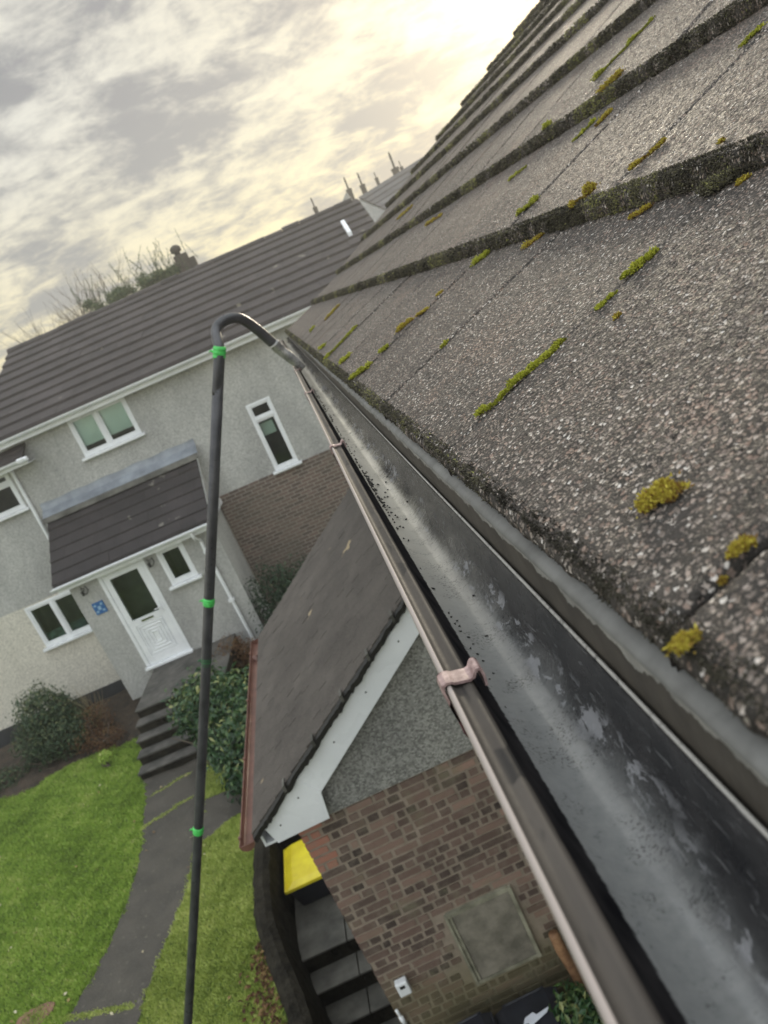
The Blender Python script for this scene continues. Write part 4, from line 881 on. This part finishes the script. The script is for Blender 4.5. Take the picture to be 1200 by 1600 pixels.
# gable walls
YG = 5.06
b = MB(); b.prism([(-1.34, YG - .012, -3.36), (xw, YG - .012, -3.36), (xw, YG - .012, zw - .1), (-1.30, YG - .012, ze + .2 * sp - .02)], (0, .2, 0)); b.build('render_gable', M['gablerender'], lt)
b = MB(); b.box(-1.335, xw, YG + .003, YG + .25, -7.6, -3.36); b.box(-1.335, -1.1, YG + .25, 8.45, -7.6, -3.18); b.box(-1.1, xw, 8.2, 8.45, -7.6, -3.2)
b.prism([(-1.3, 8.2, -3.2), (xw, 8.2, -3.2), (xw, 8.2, zw - .04), (-1.3, 8.2, ze + .3 * sp - .04)], (0, .25, 0)); b.build('wall', M['mortar'], lt)
b = MB(); z = -3.375; row = 0
panel = (-.66, -.10, -5.33, -4.60)
while z > -7.0:
    x = -1.345 - rng.random() * .05 * (row % 2); zt_, zb_ = z, z - .048 - rng.random() * .003
    first = True
    while x < xw:
        L_ = rng.choice([.180, .078, .066, .190, .24, .05], p=[.26, .33, .19, .10, .04, .08])
        x0 = max(x, -1.345); x1 = min(x + L_, xw); jz = rng.normal() * .0015
        if x1 - x0 > .02 and not (x1 > panel[0] - .01 and x0 < panel[1] + .01 and zt_ > panel[2] and zb_ < panel[3]):
            tn = float(np.clip(rng.beta(3, 3.6) - (.14 if L_ < .12 else 0), 0, 1))
            if x0 < -1.25 and row < 6: tn = .97
            b.box(x0, x1, YG - .004 + rng.normal() * .0018, YG + .05, zb_ + jz, zt_ + jz, tone=tn)
        x += L_ + .024 + rng.random() * .006
    z -= .0715; row += 1
# side wall bricks
z = -3.40; row = 0
while z > -7.0:
    y = YG + (.115 if row % 2 else .01)
    while y < 8.42:
        y1 = min(y + .215, 8.44); b.box(-1.346 + rng.normal() * .0012, -1.30, y, y1, z - .064, z, tone=float(rng.beta(2, 2.2))); y = y1 + .011
    z -= .075; row += 1
b.build('brickwork', M['brick'], lt)
b = MB(); b.box(-.63, -.13, YG - .02, YG + .02, -5.30, -4.63); mp = b.build('access_panel', M['panel'], lt, bevel=.004)
b = MB(); b.box(-.665, -.645, YG - .03, YG + .01, -5.33, -4.60); b.box(-.645, -.632, YG - .012, YG + .01, -5.33, -4.60); b.box(-.628, -.615, YG - .033, YG - .02, -5.31, -4.62); b.box(-.13, -.10, YG - .03, YG + .01, -5.33, -4.60); b.box(-.645, -.13, YG - .026, YG + .01, -4.628, -4.59); b.box(-.645, -.13, YG - .022, YG + .01, -5.33, -5.302); b.build('frame', M['slabpale'], mp)
b = MB(); b.box(-1.235, -1.135, YG - .07, YG - .004, -5.08, -4.95); jb = b.build('junction_box', M['pvc'], lt, bevel=.012, bseg=3)
b = MB(); b.box(-1.205, -1.165, YG - .074, YG - .07, -5.00, -4.975); b.build('junction_box_window', M['iron'], jb)
b = MB(); b.tube(smooth_path([(-1.32, YG - .03, -5.20), (-1.31, YG - .035, -5.35), (-1.30, YG - .03, -5.5), (-1.30, YG - .03, -6.2)], 4), [.012] * 12 + [.012], 8); b.tube([(-1.313, YG - .035, -5.27), (-1.309, YG - .035, -5.36)], .019, 8); b.build('overflow_pipe', M['pvc'], lt, smooth=True)
# ------------------------------------------------ things by the gable wall
lg = MB()
pth = smooth_path([(.055, 4.96, -5.10), (.065, 4.94, -5.3), (.10, 4.9, -5.6), (.14, 4.85, -6.4)], 6)
lg.tube(pth, [.040, .042, .043, .045, .046, .047, .046, .045, .044, .045, .046, .048, .049, .05, .05, .052, .054, .056, .06][:len(pth)], 14)
tag(lg.build('cut_trunk', M['wood'], None, smooth=True), 'sawn-off orange-brown shrub trunk standing by the brick wall', 'tree stump')

# ================================================================== GROUND
gnd = MB(); gnd.box(-55, 55, -28, 52, -8.2, -7.62); tag(gnd.build('ground', M['soil']), kind='structure')
def edgeX(y): return np.interp(y, [-6, 4, 5.85, 7.45, 8.9], [-2.3, -2.2, -2.38, -2.76, -2.80])
def lz(x, y, ex):
    d = np.clip((ex - x) / 1.5, 0, 1); n = 0.02 * np.sin(x * 2.1 + y) + 0.015 * np.sin(x * 4.3 - y * 3.1) + 0.008 * np.sin(x * 11 + y * 9)
    return -6.1 + .27 * (1 - d) ** 1.5 * np.clip((10.5 - y) / 2.5, 0, 1) + n
lw = MB()
ys = np.linspace(-6, 8.9, 100); us = np.linspace(0, 1, 90) ** 1.5
G = np.zeros((len(us), len(ys), 3)); 
for j, y in enumerate(ys):
    ex = edgeX(y) - .08; x = ex - us * 30; G[:, j, 0] = x; G[:, j, 1] = y; G[:, j, 2] = lz(x, y, ex)
lw.grid(G)
ys = np.linspace(8.9, 13.6, 40); xs_ = np.linspace(-33, 5, 190); X, Y = np.meshgrid(xs_, ys, indexing='ij')
Z = lz(X, Y, -2.88); Z = np.where(X > -2.88, lz(np.full_like(X, -2.88), Y, -2.88), Z); lw.grid(np.stack([X, Y, Z], -1))
tag(lw.build('lawn', M['lawn'], smooth=True), kind='structure')
bd = MB(); xs_ = np.linspace(-33, 5, 240); oo = np.linspace(0, 1, 16); G = np.zeros((240, 16, 3))
for j, o in enumerate(oo):
    y0 = 13.55 + .25 * np.sin(xs_ * .8) + np.where(xs_ < -6, .45, 0) + .06 * np.sin(xs_ * 5); y1 = (OM + .2 - xs_ * ua[1]) / 1.0 + .1
    y = y0 + (y1 - y0) * o; G[:, j, 0] = xs_; G[:, j, 1] = y; G[:, j, 2] = -6.14 + .06 * min(o * 12, 1) + .32 * o + .02 * np.sin(xs_ * 7 + o * 20) * np.sin(o * 17 + xs_ * 3)
bd.grid(G); tag(bd.build('flower_bed', M['soil'], smooth=True), kind='structure')
def sheet(name, L, Rr, z, mat, n=6):
    b = MB(); L = smooth_path([(x, y, 0) for x, y in L], 8); Rr = smooth_path([(x, y, 0) for x, y in Rr], 8); m_ = min(len(L), len(Rr)); G = np.zeros((m_, n, 3))
    jit = np.sin(np.arange(m_) * 1.7) * .012
    for i in range(n):
        t = i / (n - 1); P = L[:m_] * (1 - t) + Rr[:m_] * t; P[:, 0] += jit * (1 if i in (0, n - 1) else 0)
        G[:, i, :2] = P[:, :2]; G[:, i, 2] = z if np.isscalar(z) else z(P[:, 0], P[:, 1])
    b.grid(G); return b.build(name, mat, smooth=True)
pz = lambda x, y: lz(x, y, edgeX(np.minimum(y, 8.9)) - .08) + .012
tag(sheet('garden_path', [(-5.16, 12.45), (-5.0, 11.6), (-4.86, 10.4), (-4.90, 9.2), (-5.05, 8.4), (-5.34, 7.6), (-5.75, 6.6), (-6.3, 5.2), (-7, 3.5)], [(-3.95, 12.5), (-3.93, 11.6), (-3.90, 10.4), (-3.93, 9.3), (-4.05, 8.6), (-4.25, 7.8), (-4.42, 6.9), (-4.6, 5.2), (-4.8, 3.5)], pz, M['path'], 14), kind='structure')
tag(sheet('side_path', [(-3.90, 10.88), (-3.6, 10.80), (-3.3, 10.80), (-2.2, 10.9), (-.5, 11)], [(-3.86, 9.75), (-3.55, 9.95), (-3.2, 10.12), (-2.2, 10.0), (-.5, 9.9)], lambda x, y: pz(x, y) + .004, M['path'], 8), kind='structure')
# moss seams across the tarmac
sm = MB()
for a, c, n in (((-4.93, 10.80), (-4.12, 11.12), 420), ((-5.38, 7.72), (-4.45, 7.43), 700), ((-4.90, 11.66), (-4.2, 11.84), 200), ((-3.93, 9.8), (-3.92, 11.5), 700)):
    t_ = rng.random(n); x = a[0] + (c[0] - a[0]) * t_ + rng.normal(size=n) * .018; y = a[1] + (c[1] - a[1]) * t_ + rng.normal(size=n) * .025
    sm.spikes(np.stack([x, y, pz(x, y)], 1), rng.normal(size=(n, 3)) * .5 + [0, 0, 1], .02, .008, rng.random(n))
tag(sm.build('path_moss', M['grass2']), 'yellow-green moss growing in the seams across the dark path', 'moss', kind='stuff')
# steps up to the door
b = FB(); b3 = FB(); o0 = 11.95
for i in range(5):
    z1 = -6.1 + .166 * (i + 1); oa = o0 + .25 * i
    b.box(-5.93 + .012 * i, -4.15, oa, 14.68, -6.2 if i == 0 else z1 - .21, z1 - .045)
    b3.box(-5.95 + .012 * i, -4.14, oa - .03, (oa + .245) if i < 4 else 14.68, z1 - .043, z1)
tag(b.build('garden_steps', M['oldwall']), kind='structure'); tag(b3.build('step_treads', M['concrete'], bevel=.012), kind='structure')  # wet risers, their shade put into the near-black base colour
# passage steps beside the lean-to, going down towards the viewer
b = MB(); zt_ = -6.48; edges = [8.9, 7.39, 7.08, 6.76, 6.45, 6.14, 5.83]
for i in range(6):
    z1 = zt_ - .2 * i; b.box(-2.72, -1.345, edges[i + 1], edges[i], -7.6, z1)
b2 = MB()
for i in range(6):
    z1 = zt_ - .2 * i
    xc = -2.02 + (.0 if i else -.03)
    for x0, x1 in ((-2.71, xc - .006), (xc + .006, -1.35)): b2.box(x0, x1, edges[i + 1] - .02, edges[i] - .01, z1 + .003, z1 + .028)
tag(b.build('passage_steps', M['oldwall']), kind='structure'); tag(b2.build('paving_slabs', M['slab'], bevel=.006), kind='structure')  # same dark base, riser shade carried by the colour
b = MB(); b.box(-1.34, .4, -6, YG, -7.6, -6.42); tag(b.build('yard_slab', M['slab']), kind='structure')
# retaining wall
rw = MB(); P = [(-2.12, 3.0), (-2.2, 4.0), (-2.36, 5.85), (-2.74, 7.45), (-2.78, 8.95)]; Ps = smooth_path([(x, y, 0) for x, y in P], 14); n = len(Ps)
G = np.zeros((7, n, 3)); jt = lambda s: rng.normal(size=n) * s
for i, (dx_, z) in enumerate([(-.14, -6.3), (-.12, -5.80), (-.05, -5.745), (.03, -5.745), (.10, -5.79), (.13, -6.3), (.16, -7.6)]):
    G[i, :, 0] = Ps[:, 0] + dx_ + jt(.004 if i else 0); G[i, :, 1] = Ps[:, 1]; G[i, :, 2] = z + jt(.006)
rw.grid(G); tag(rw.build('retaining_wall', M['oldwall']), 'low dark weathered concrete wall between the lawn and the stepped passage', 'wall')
# brown flat stone in the lawn
st = MB(); t_ = np.linspace(0, 2 * math.pi, 13)[:-1]; rr_ = .24 + .03 * np.sin(t_ * 3); st.prism([(-5.76 + r * math.cos(a), 7.90 + r * .75 * math.sin(a), -6.10) for a, r in zip(t_, rr_)], (0, 0, .05)); tag(st.build('stepping_stone', M['brownstone'], bevel=.01), 'flat brown stone set in the lawn at the bottom left corner', 'stone')

# grass blades
def inpoly_path(x, y):
    x = x + .035 * np.sin(y * 9 + 3 * np.sin(x * 4)) * np.sin(y * 3.7) + .02 * np.sin(y * 31) + rng.normal(size=len(x)) * .018
    l = np.interp(y, [3.5, 5.2, 6.6, 7.6, 8.4, 9.2, 10.4, 11.6, 12.45], [-7, -6.3, -5.75, -5.34, -5.05, -4.90, -4.86, -5.0, -5.16]); r = np.interp(y, [3.5, 5.2, 6.9, 7.8, 8.6, 9.3, 10.4, 11.6, 12.5], [-4.8, -4.6, -4.42, -4.25, -4.05, -3.93, -3.90, -3.93, -3.95])
    m1 = (x > l + .01) & (x < r - .01); lo = np.interp(x, [-3.86, -3.55, -3.2, -2.2], [9.75, 9.95, 10.12, 10.0]); m2 = (x > -3.88) & (y > lo) & (y < 10.84)
    m3 = (x > -5.17) & (x < -4.0) & (y > 12.2)
    return m1 | m2 | m3
def blades(name, n, x0, x1, y0, y1, mat, label, cond, h=.045, tc_=.5):
    x = rng.uniform(x0, x1, n); y = rng.uniform(y0, y1, n); ex = np.where(y < 8.9, edgeX(np.minimum(y, 8.9)) - .1, 5.0)
    k = (~inpoly_path(x, y)) & (x < ex) & cond(x, y); x = x[k]; y = y[k]; n = len(x); z = pz(x, y) - .012
    patch = .5 + .3 * np.sin(x * 2.3 + 1.3 * np.sin(y * 1.7)) * np.sin(y * 1.9 + np.sin(x * 1.1)) + .3 * np.sin(x * 7.1 + 2 * np.sin(y * 3.3)) * np.sin(y * 6.3 + 2 * np.sin(x * 2.9)) + .2 * np.sin(x * 19 + y * 7) * np.sin(y * 17 - x * 5)
    tone = np.clip(rng.normal(tc_, .16, n) + (patch - .5) * .5, 0, 1)
    b = MB(); b.spikes(np.stack([x, y, z], 1), rng.normal(size=(n, 3)) * .45 + [0, 0, 1], h * rng.uniform(.5, 1.3, n), .009 * rng.uniform(.6, 1.4, n), tone)
    tag(b.build(name, mat), label, 'grass', kind='stuff')
blades('lawn_grass', 230000, -10.5, -4.6, 5.0, 14.2, M['grass'], 'bright green lawn grass on the left of the dark path', lambda x, y: (y < 13.75 + .25 * np.sin(x * .8) + np.where(x < -6, .45, 0)) & (x < np.interp(y, [3, 8, 12.5], [-4.5, -4.5, -4.5])))
blades('rough_grass', 130000, -4.75, -2.2, 5.0, 13.4, M['grass2'], 'drier mossy yellow-green grass between the path and the retaining wall', lambda x, y: (y < 13.3), .04, .45)

# ================================================================== PLANTS
def blob_leaves(b, c, r, n, L, Wd, tonec=.5, spread=.2, shell=.55, topbright=0.0, seed=0):
    g = np.random.default_rng(seed + 11); d = g.normal(size=(n, 3)); d /= np.linalg.norm(d, axis=1)[:, None]; rad = (shell + (1 - shell) * g.random(n)) 
    lump = 1 + .16 * np.sin(d[:, 0] * 7 + seed) * np.sin(d[:, 2] * 6 + seed * 2) + .10 * np.sin(d[:, 1] * 13 + seed)
    P = np.array(c) + d * rad[:, None] * lump[:, None] * np.array(r); N = d + g.normal(size=(n, 3)) * .7 + [0, 0, .3]
    b.leaves(P, N, L * g.uniform(.6, 1.3, n), Wd * g.uniform(.7, 1.2, n), np.clip(g.normal(tonec, spread, n) + topbright * np.clip(d[:, 2], 0, 1) * g.random(n), 0, 1))
def stems(b, base, tips, r=.012):
    for t in tips:
        base = np.array(base, float); t = np.array(t, float); m_ = (base + t) / 2 + rng.normal(size=3) * .06; b.tube(smooth_path([base, m_, t], 3), np.linspace(r, r * .35, 7), 6, cap=False)
def shrub(name, base, blobs, leaf, mat, label, cat='shrub', seed=0, tonec=.5, tb=.3, shell=.5, group=None):
    t = tag(empty(name, base), label, cat, group); b = MB()
    for i, (c, r, n) in enumerate(blobs): blob_leaves(b, c, r, n, leaf[0], leaf[1], tonec, .2, shell, tb, seed + i)
    b.build('foliage', mat, t); s_ = MB(); tips = []
    for c, r, n in blobs:
        for _ in range(5): tips.append(np.array(c) + rng.normal(size=3) * np.array(r) * .45)
    stems(s_, base, tips, .018); s_.build('stem', M['bark'], t, smooth=True); return t
# laurel hedge by the steps
hb = (-3.45, 11.2, -6.05)
shrub('laurel_bush', hb, [((-3.72, 12.0, -5.2), (.40, .5, .55), 1200), ((-3.35, 12.0, -5.15), (.5, .6, .6), 1700), ((-3.0, 11.7, -5.3), (.5, .6, .6), 1500), ((-3.35, 11.5, -5.55), (.45, .5, .5), 1400), ((-3.05, 11.0, -5.6), (.55, .45, .45), 1300), ((-2.75, 10.8, -5.4), (.55, .5, .6), 1300), ((-2.5, 11.4, -5.2), (.6, .6, .65), 1300), ((-3.0, 10.45, -5.75), (.42, .36, .38), 900)], (.12, .052), M['laurel'], 'tall glossy laurel bush with pale tipped leaves beside the dark steps', seed=3, tonec=.42, tb=.5)
shrub('evergreen_shrub', (-7.1, 14.6, -6.0), [((-7.2, 14.8, -5.15), (.55, .5, .62), 3600), ((-6.95, 14.6, -5.6), (.62, .5, .5), 3200), ((-7.5, 14.7, -5.6), (.5, .45, .5), 2200), ((-6.85, 14.8, -5.25), (.38, .35, .42), 1400)], (.075, .034), M['shrub'], 'rounded dark green shrub under the left ground floor window', seed=9, tb=.35)
shrub('evergreen_shrub', (-8.7, 14.6, -6.05), [((-8.3, 14.5, -5.95), (.5, .35, .22), 900), ((-8.9, 14.5, -5.9), (.55, .4, .28), 1100), ((-9.6, 14.6, -5.85), (.6, .4, .3), 900)], (.06, .03), M['shrub'], 'low sprawling plants in the bed at the left edge of the lawn', 'plant', seed=13, tb=.2)
shrub('bronze_shrub', (-6.25, 14.3, -6.02), [((-6.3, 14.6, -5.60), (.42, .35, .36), 1000), ((-6.05, 14.1, -5.85), (.40, .32, .24), 800), ((-6.5, 14.3, -5.8), (.4, .3, .28), 700)], (.05, .018), M['brownshrub'], 'bare brown and russet shrub against the porch corner by the steps', seed=21)
shrub('small_plant', (-5.96, 13.35, -6.05), [((-5.98, 13.4, -5.88), (.12, .12, .14), 160)], (.06, .035), M['grass'], 'small bright green plant at the foot of the porch corner', 'plant', seed=23)
ps = MB(); gb = np.array((-6.45, 15.0, -5.9)); tp = []
for i in range(90): a = rng.uniform(-1, 1); tp.append(gb + np.array([a * .55 - .1, rng.uniform(-.4, .1), rng.uniform(.5, 1.15) * (1 - .3 * abs(a))]))
stems(ps, gb, tp, .006); tag(ps.build('dry_grass_clump', mat_tone('dry_stem', [(0, (.2, .16, .09)), (1, (.4, .34, .2))]), smooth=True), 'straw coloured spiky stems fanning up below the window by the porch', 'plant')
shrub('russet_bush', (-3.05, 14.2, -6.0), [((-3.2, 14.2, -5.45), (.42, .35, .45), 1600), ((-2.9, 14.1, -5.6), (.35, .3, .4), 900)], (.05, .02), M['brownshrub'], 'reddish brown bush between the laurel and the porch wall', seed=31)
shrub('ivy_bush', (-1.85, 14.6, -6.0), [((-2.1, 14.9, -5.0), (.6, .4, .80), 2800), ((-1.6, 14.7, -5.1), (.6, .45, .85), 2800), ((-2.3, 14.5, -5.6), (.6, .4, .5), 1500)], (.06, .04), M['shrub'], 'dark green bush against the far brick wall, right of the porch', seed=37, tonec=.22, tb=.1)
shrub('glossy_bush', (.0, 4.45, -6.2), [((-.02, 4.55, -5.45), (.20, .18, .22), 520), ((.10, 4.45, -5.65), (.22, .2, .25), 600), ((-.08, 4.4, -5.75), (.2, .18, .2), 420), ((.02, 4.5, -6.0), (.2, .2, .2), 200)], (.075, .034), M['laurel'], 'small glossy green bush in front of the brick wall beside the bins', seed=41, tonec=.55, tb=.3)

def tree_branches(b, p, d, L, r, depth, tips, spread=.5, upb=.25, k=3):
    n = 4; pts = [p]; dd = d / np.linalg.norm(d)
    for i in range(n):
        dd = dd + rng.normal(size=3) * .09 + np.array([0, 0, .03]); dd /= np.linalg.norm(dd); pts.append(pts[-1] + dd * L / n)
    b.tube(pts, np.linspace(r, r * .55, n + 1), 6 if depth > 2 else 4, cap=False)
    if depth == 0: tips.append(pts[-1]); return
    for i in range(k):
        t = rng.integers(1, n + 1) if i else n
        nd = dd + rng.normal(size=3) * spread + np.array([0, 0, upb]); tree_branches(b, pts[t], nd, L * rng.uniform(.6, .85), r * .5, depth - 1, tips, spread, upb, k)
for i, (x, y, d, h, lab) in enumerate([(95, 520, 27, 4.0, 'bare leafless tree behind the left end of the long roof, bigger of two'), (150, 490, 30, 3.9, 'thinner bare leafless tree next to the bushy evergreen')]):
    base = ray(x, y, d); base[2] = -6.5; t = tag(empty('bare_tree', tuple(base)), lab, 'tree', 'trees behind the long roof'); tips = []
    tr_ = MB(); top = base + np.array([0, 0, 7.0 + (1.0 if i else 0)]); tr_.tube([base, (base + top) / 2 + [.05, 0, 0], top], [.16, .12, .09], 9); tr_.build('trunk', M['bark'], t, smooth=True)
    cr = MB()
    for j in range(18): tree_branches(cr, top - np.array([0, 0, rng.uniform(0, 1.2)]), np.array([math.cos(j * 2.4) * .75, math.sin(j * 2.4) * .55, 1.0]), 1.25, .035, 3, tips, .30, .32)
    cr.build('crown', M['bark'], t)
for i, (x, y, d, lab) in enumerate([(188, 452, 26, 'bushy green tree behind the roof, left of the stepped chimney'), (252, 425, 25, 'ragged small green tree touching the stepped chimney')]):
    c = ray(x, y, d); base = np.array([c[0], c[1], -6.5]); t = tag(empty('evergreen_tree', tuple(base)), lab, 'tree', 'trees behind the long roof')
    tr_ = MB(); tr_.tube([base, c + [0, 0, -.4]], [.14, .06], 8); tr_.build('trunk', M['bark'], t, smooth=True)
    cr = MB(); 
    for j in range(13): 
        o = rng.normal(size=3) * np.array([.62, .5, .30]) * (1 if i == 0 else .6); blob_leaves(cr, c + o + [0, 0, -.25], (.30, .26, .24), 420, .10, .04, .5, .25, .1, .2, 60 + j + i * 20)
    for j in range(30):
        a = c + rng.normal(size=3) * [.7, .4, .2]; n = 26; q = np.linspace(0, 1, n)[:, None]; dr = np.array([rng.normal() * .25, 0, rng.uniform(.35, .8)]); P = a + q * dr; cr.leaves(P, rng.normal(size=(n, 3)), .06, .018, rng.random(n)); cr.tube([a, a + dr], [.008, .003], 4, cap=False, tone=.1)
    cr.build('crown', M['evergreen'], t)

# ================================================================== BINS
def wheelie(x, y, z, wdt, dep, h, lidm, label, rot=0.0, cat='bin', group=None, wheels=True, nm='wheelie_bin'):
    t = tag(empty(nm, (x, y, z)), label, cat, group); c_, s_ = math.cos(rot), math.sin(rot)
    fr = lambda v: np.stack([x + v[:, 0] * c_ - v[:, 1] * s_, y + v[:, 0] * s_ + v[:, 1] * c_, z + v[:, 2]], 1)
    b = MB(fr); w0, w1 = wdt * .40, wdt * .48; d0, d1 = dep * .36, dep * .46
    b.hexa([(-w0, -d0, .05), (w0, -d0, .05), (w0, d0, .05), (-w0, d0, .05), (-w1, -d1, h - .06), (w1, -d1, h - .06), (w1, d1, h - .06), (-w1, d1, h - .06)]); b.box(-w1 - .02, w1 + .02, -d1 - .02, d1 + .02, h - .09, h - .055); b.build('body', M['binblack'], t, bevel=.015)
    b = MB(fr); n = 9; V = np.zeros((n, 7, 3))
    for i in range(n):
        for j in range(7):
            u = -1 + 2 * j / 6; q = i / (n - 1); yy_ = -d1 - .04 + (2 * d1 + .07) * q
            V[i, j] = (u * (w1 + .025), yy_, h - .03 + .035 * math.sin(q * math.pi * .8 + .3) * (1 - .3 * u * u) - (.03 if abs(u) == 1 or i == 0 else 0))
    b.grid(V); b.box(-w1 - .03, w1 + .03, -d1 - .05, -d1 - .03, h - .062, h - .02); b.box(-w1 - .03, -w1 - .012, -d1 - .05, d1, h - .06, h - .022); b.box(w1 + .012, w1 + .03, -d1 - .05, d1, h - .06, h - .022)
    lid = b.build('lid', lidm, t, smooth=False, bevel=.006)
    if not wheels: return t, fr, lid
    b = MB(fr); b.tube([(-w1 * .7, d1 + .06, h - .05), (w1 * .7, d1 + .06, h - .05)], .014, 8); b.box(-w1 * .7 - .01, -w1 * .7 + .02, d1, d1 + .06, h - .07, h - .03); b.box(w1 * .7 - .02, w1 * .7 + .01, d1, d1 + .06, h - .07, h - .03); b.build('handle', M['binblack'], t)
    for sx in (-1, 1): b = MB(fr); b.tube([(sx * (w0 - .03), d0 + .03, .1), (sx * (w0 + .02), d0 + .03, .1)], .1, 14); b.build('wheel', M['rubber'], t)
    return t, fr, lid
wheelie(-2.28, 8.44, -6.48, .62, .80, .46, M['yellow'], 'low black storage box with a bright yellow lid in the dark passage', 0.0, wheels=False, nm='storage_box', cat='box')
t1, f1, l1 = wheelie(-.86, 4.60, -6.42, .44, .52, 1.02, M['binblack'], 'black lidded bin nearer the passage, with a raised lid rim', .05, group='black bins by the brick wall')
t2, f2, l2 = wheelie(-.36, 4.58, -6.42, .50, .54, 1.00, M['binblack'], 'black bin with a torn white label on its lid, beside the bush', .02, group='black bins by the brick wall')
b = MB(f2); pts = [(-.02, .0), (.13, .05), (.16, .085), (.05, .07), (.03, .10), (-.04, .085), (-.07, .04), (-.03, .035)]
b.prism([(u, v, 1.013) for u, v in pts], (0, 0, .003)); b.build('torn_label', M['paper'], l2)
# small bits of rubble and dead leaves by the retaining wall
lv = MB(); n = 260; x = rng.normal(-2.75, .12, n); y = rng.uniform(5.9, 7.1, n); x = np.minimum(x, edgeX(y) - .14)
lv.leaves(np.stack([x, y, pz(x, y) + .02], 1), rng.normal(size=(n, 3)) * .5 + [0, 0, 1], .07, .04, rng.random(n)); tag(lv.build('dead_leaves', M['brownshrub']), 'brown dead leaves and twigs along the lawn side of the low wall', 'dead leaves', kind='stuff')

# ================================================================== HAZE (damp winter air against a low sun)
hz = MB(); hz.box(-56, 56, -29, 53, -9.2, 14)
m = bpy.data.materials.new('haze'); m.use_nodes = True; m.node_tree.nodes.clear(); t = NT(m.node_tree)
pv = t.node('ShaderNodeVolumePrincipled', ins={'Color': (0.95, 0.94, 0.90), 'Density': 0.003, 'Anisotropy': 0.55})
om = t.node('ShaderNodeOutputMaterial'); t.l.new(pv.outputs[0], om.inputs['Volume'])
tag(hz.build('haze', m), 'thin pale haze in the air', 'haze', kind='stuff')

lf = MB(); n = 60; x = rng.uniform(-9, -3, n); y = rng.uniform(6, 13, n)
lf.leaves(np.stack([x, y, pz(x, y) + .03], 1), rng.normal(size=(n, 3)) * .3 + [0, 0, 1], .055, .035, rng.random(n))
tag(lf.build('fallen_leaves', mat_tone('pale_leaf', [(0, (.16, .09, .04)), (.6, (.38, .28, .12)), (1, (.60, .56, .40))])), 'scattered small pale fallen leaves on the lawn and the path', 'fallen leaves', kind='stuff')
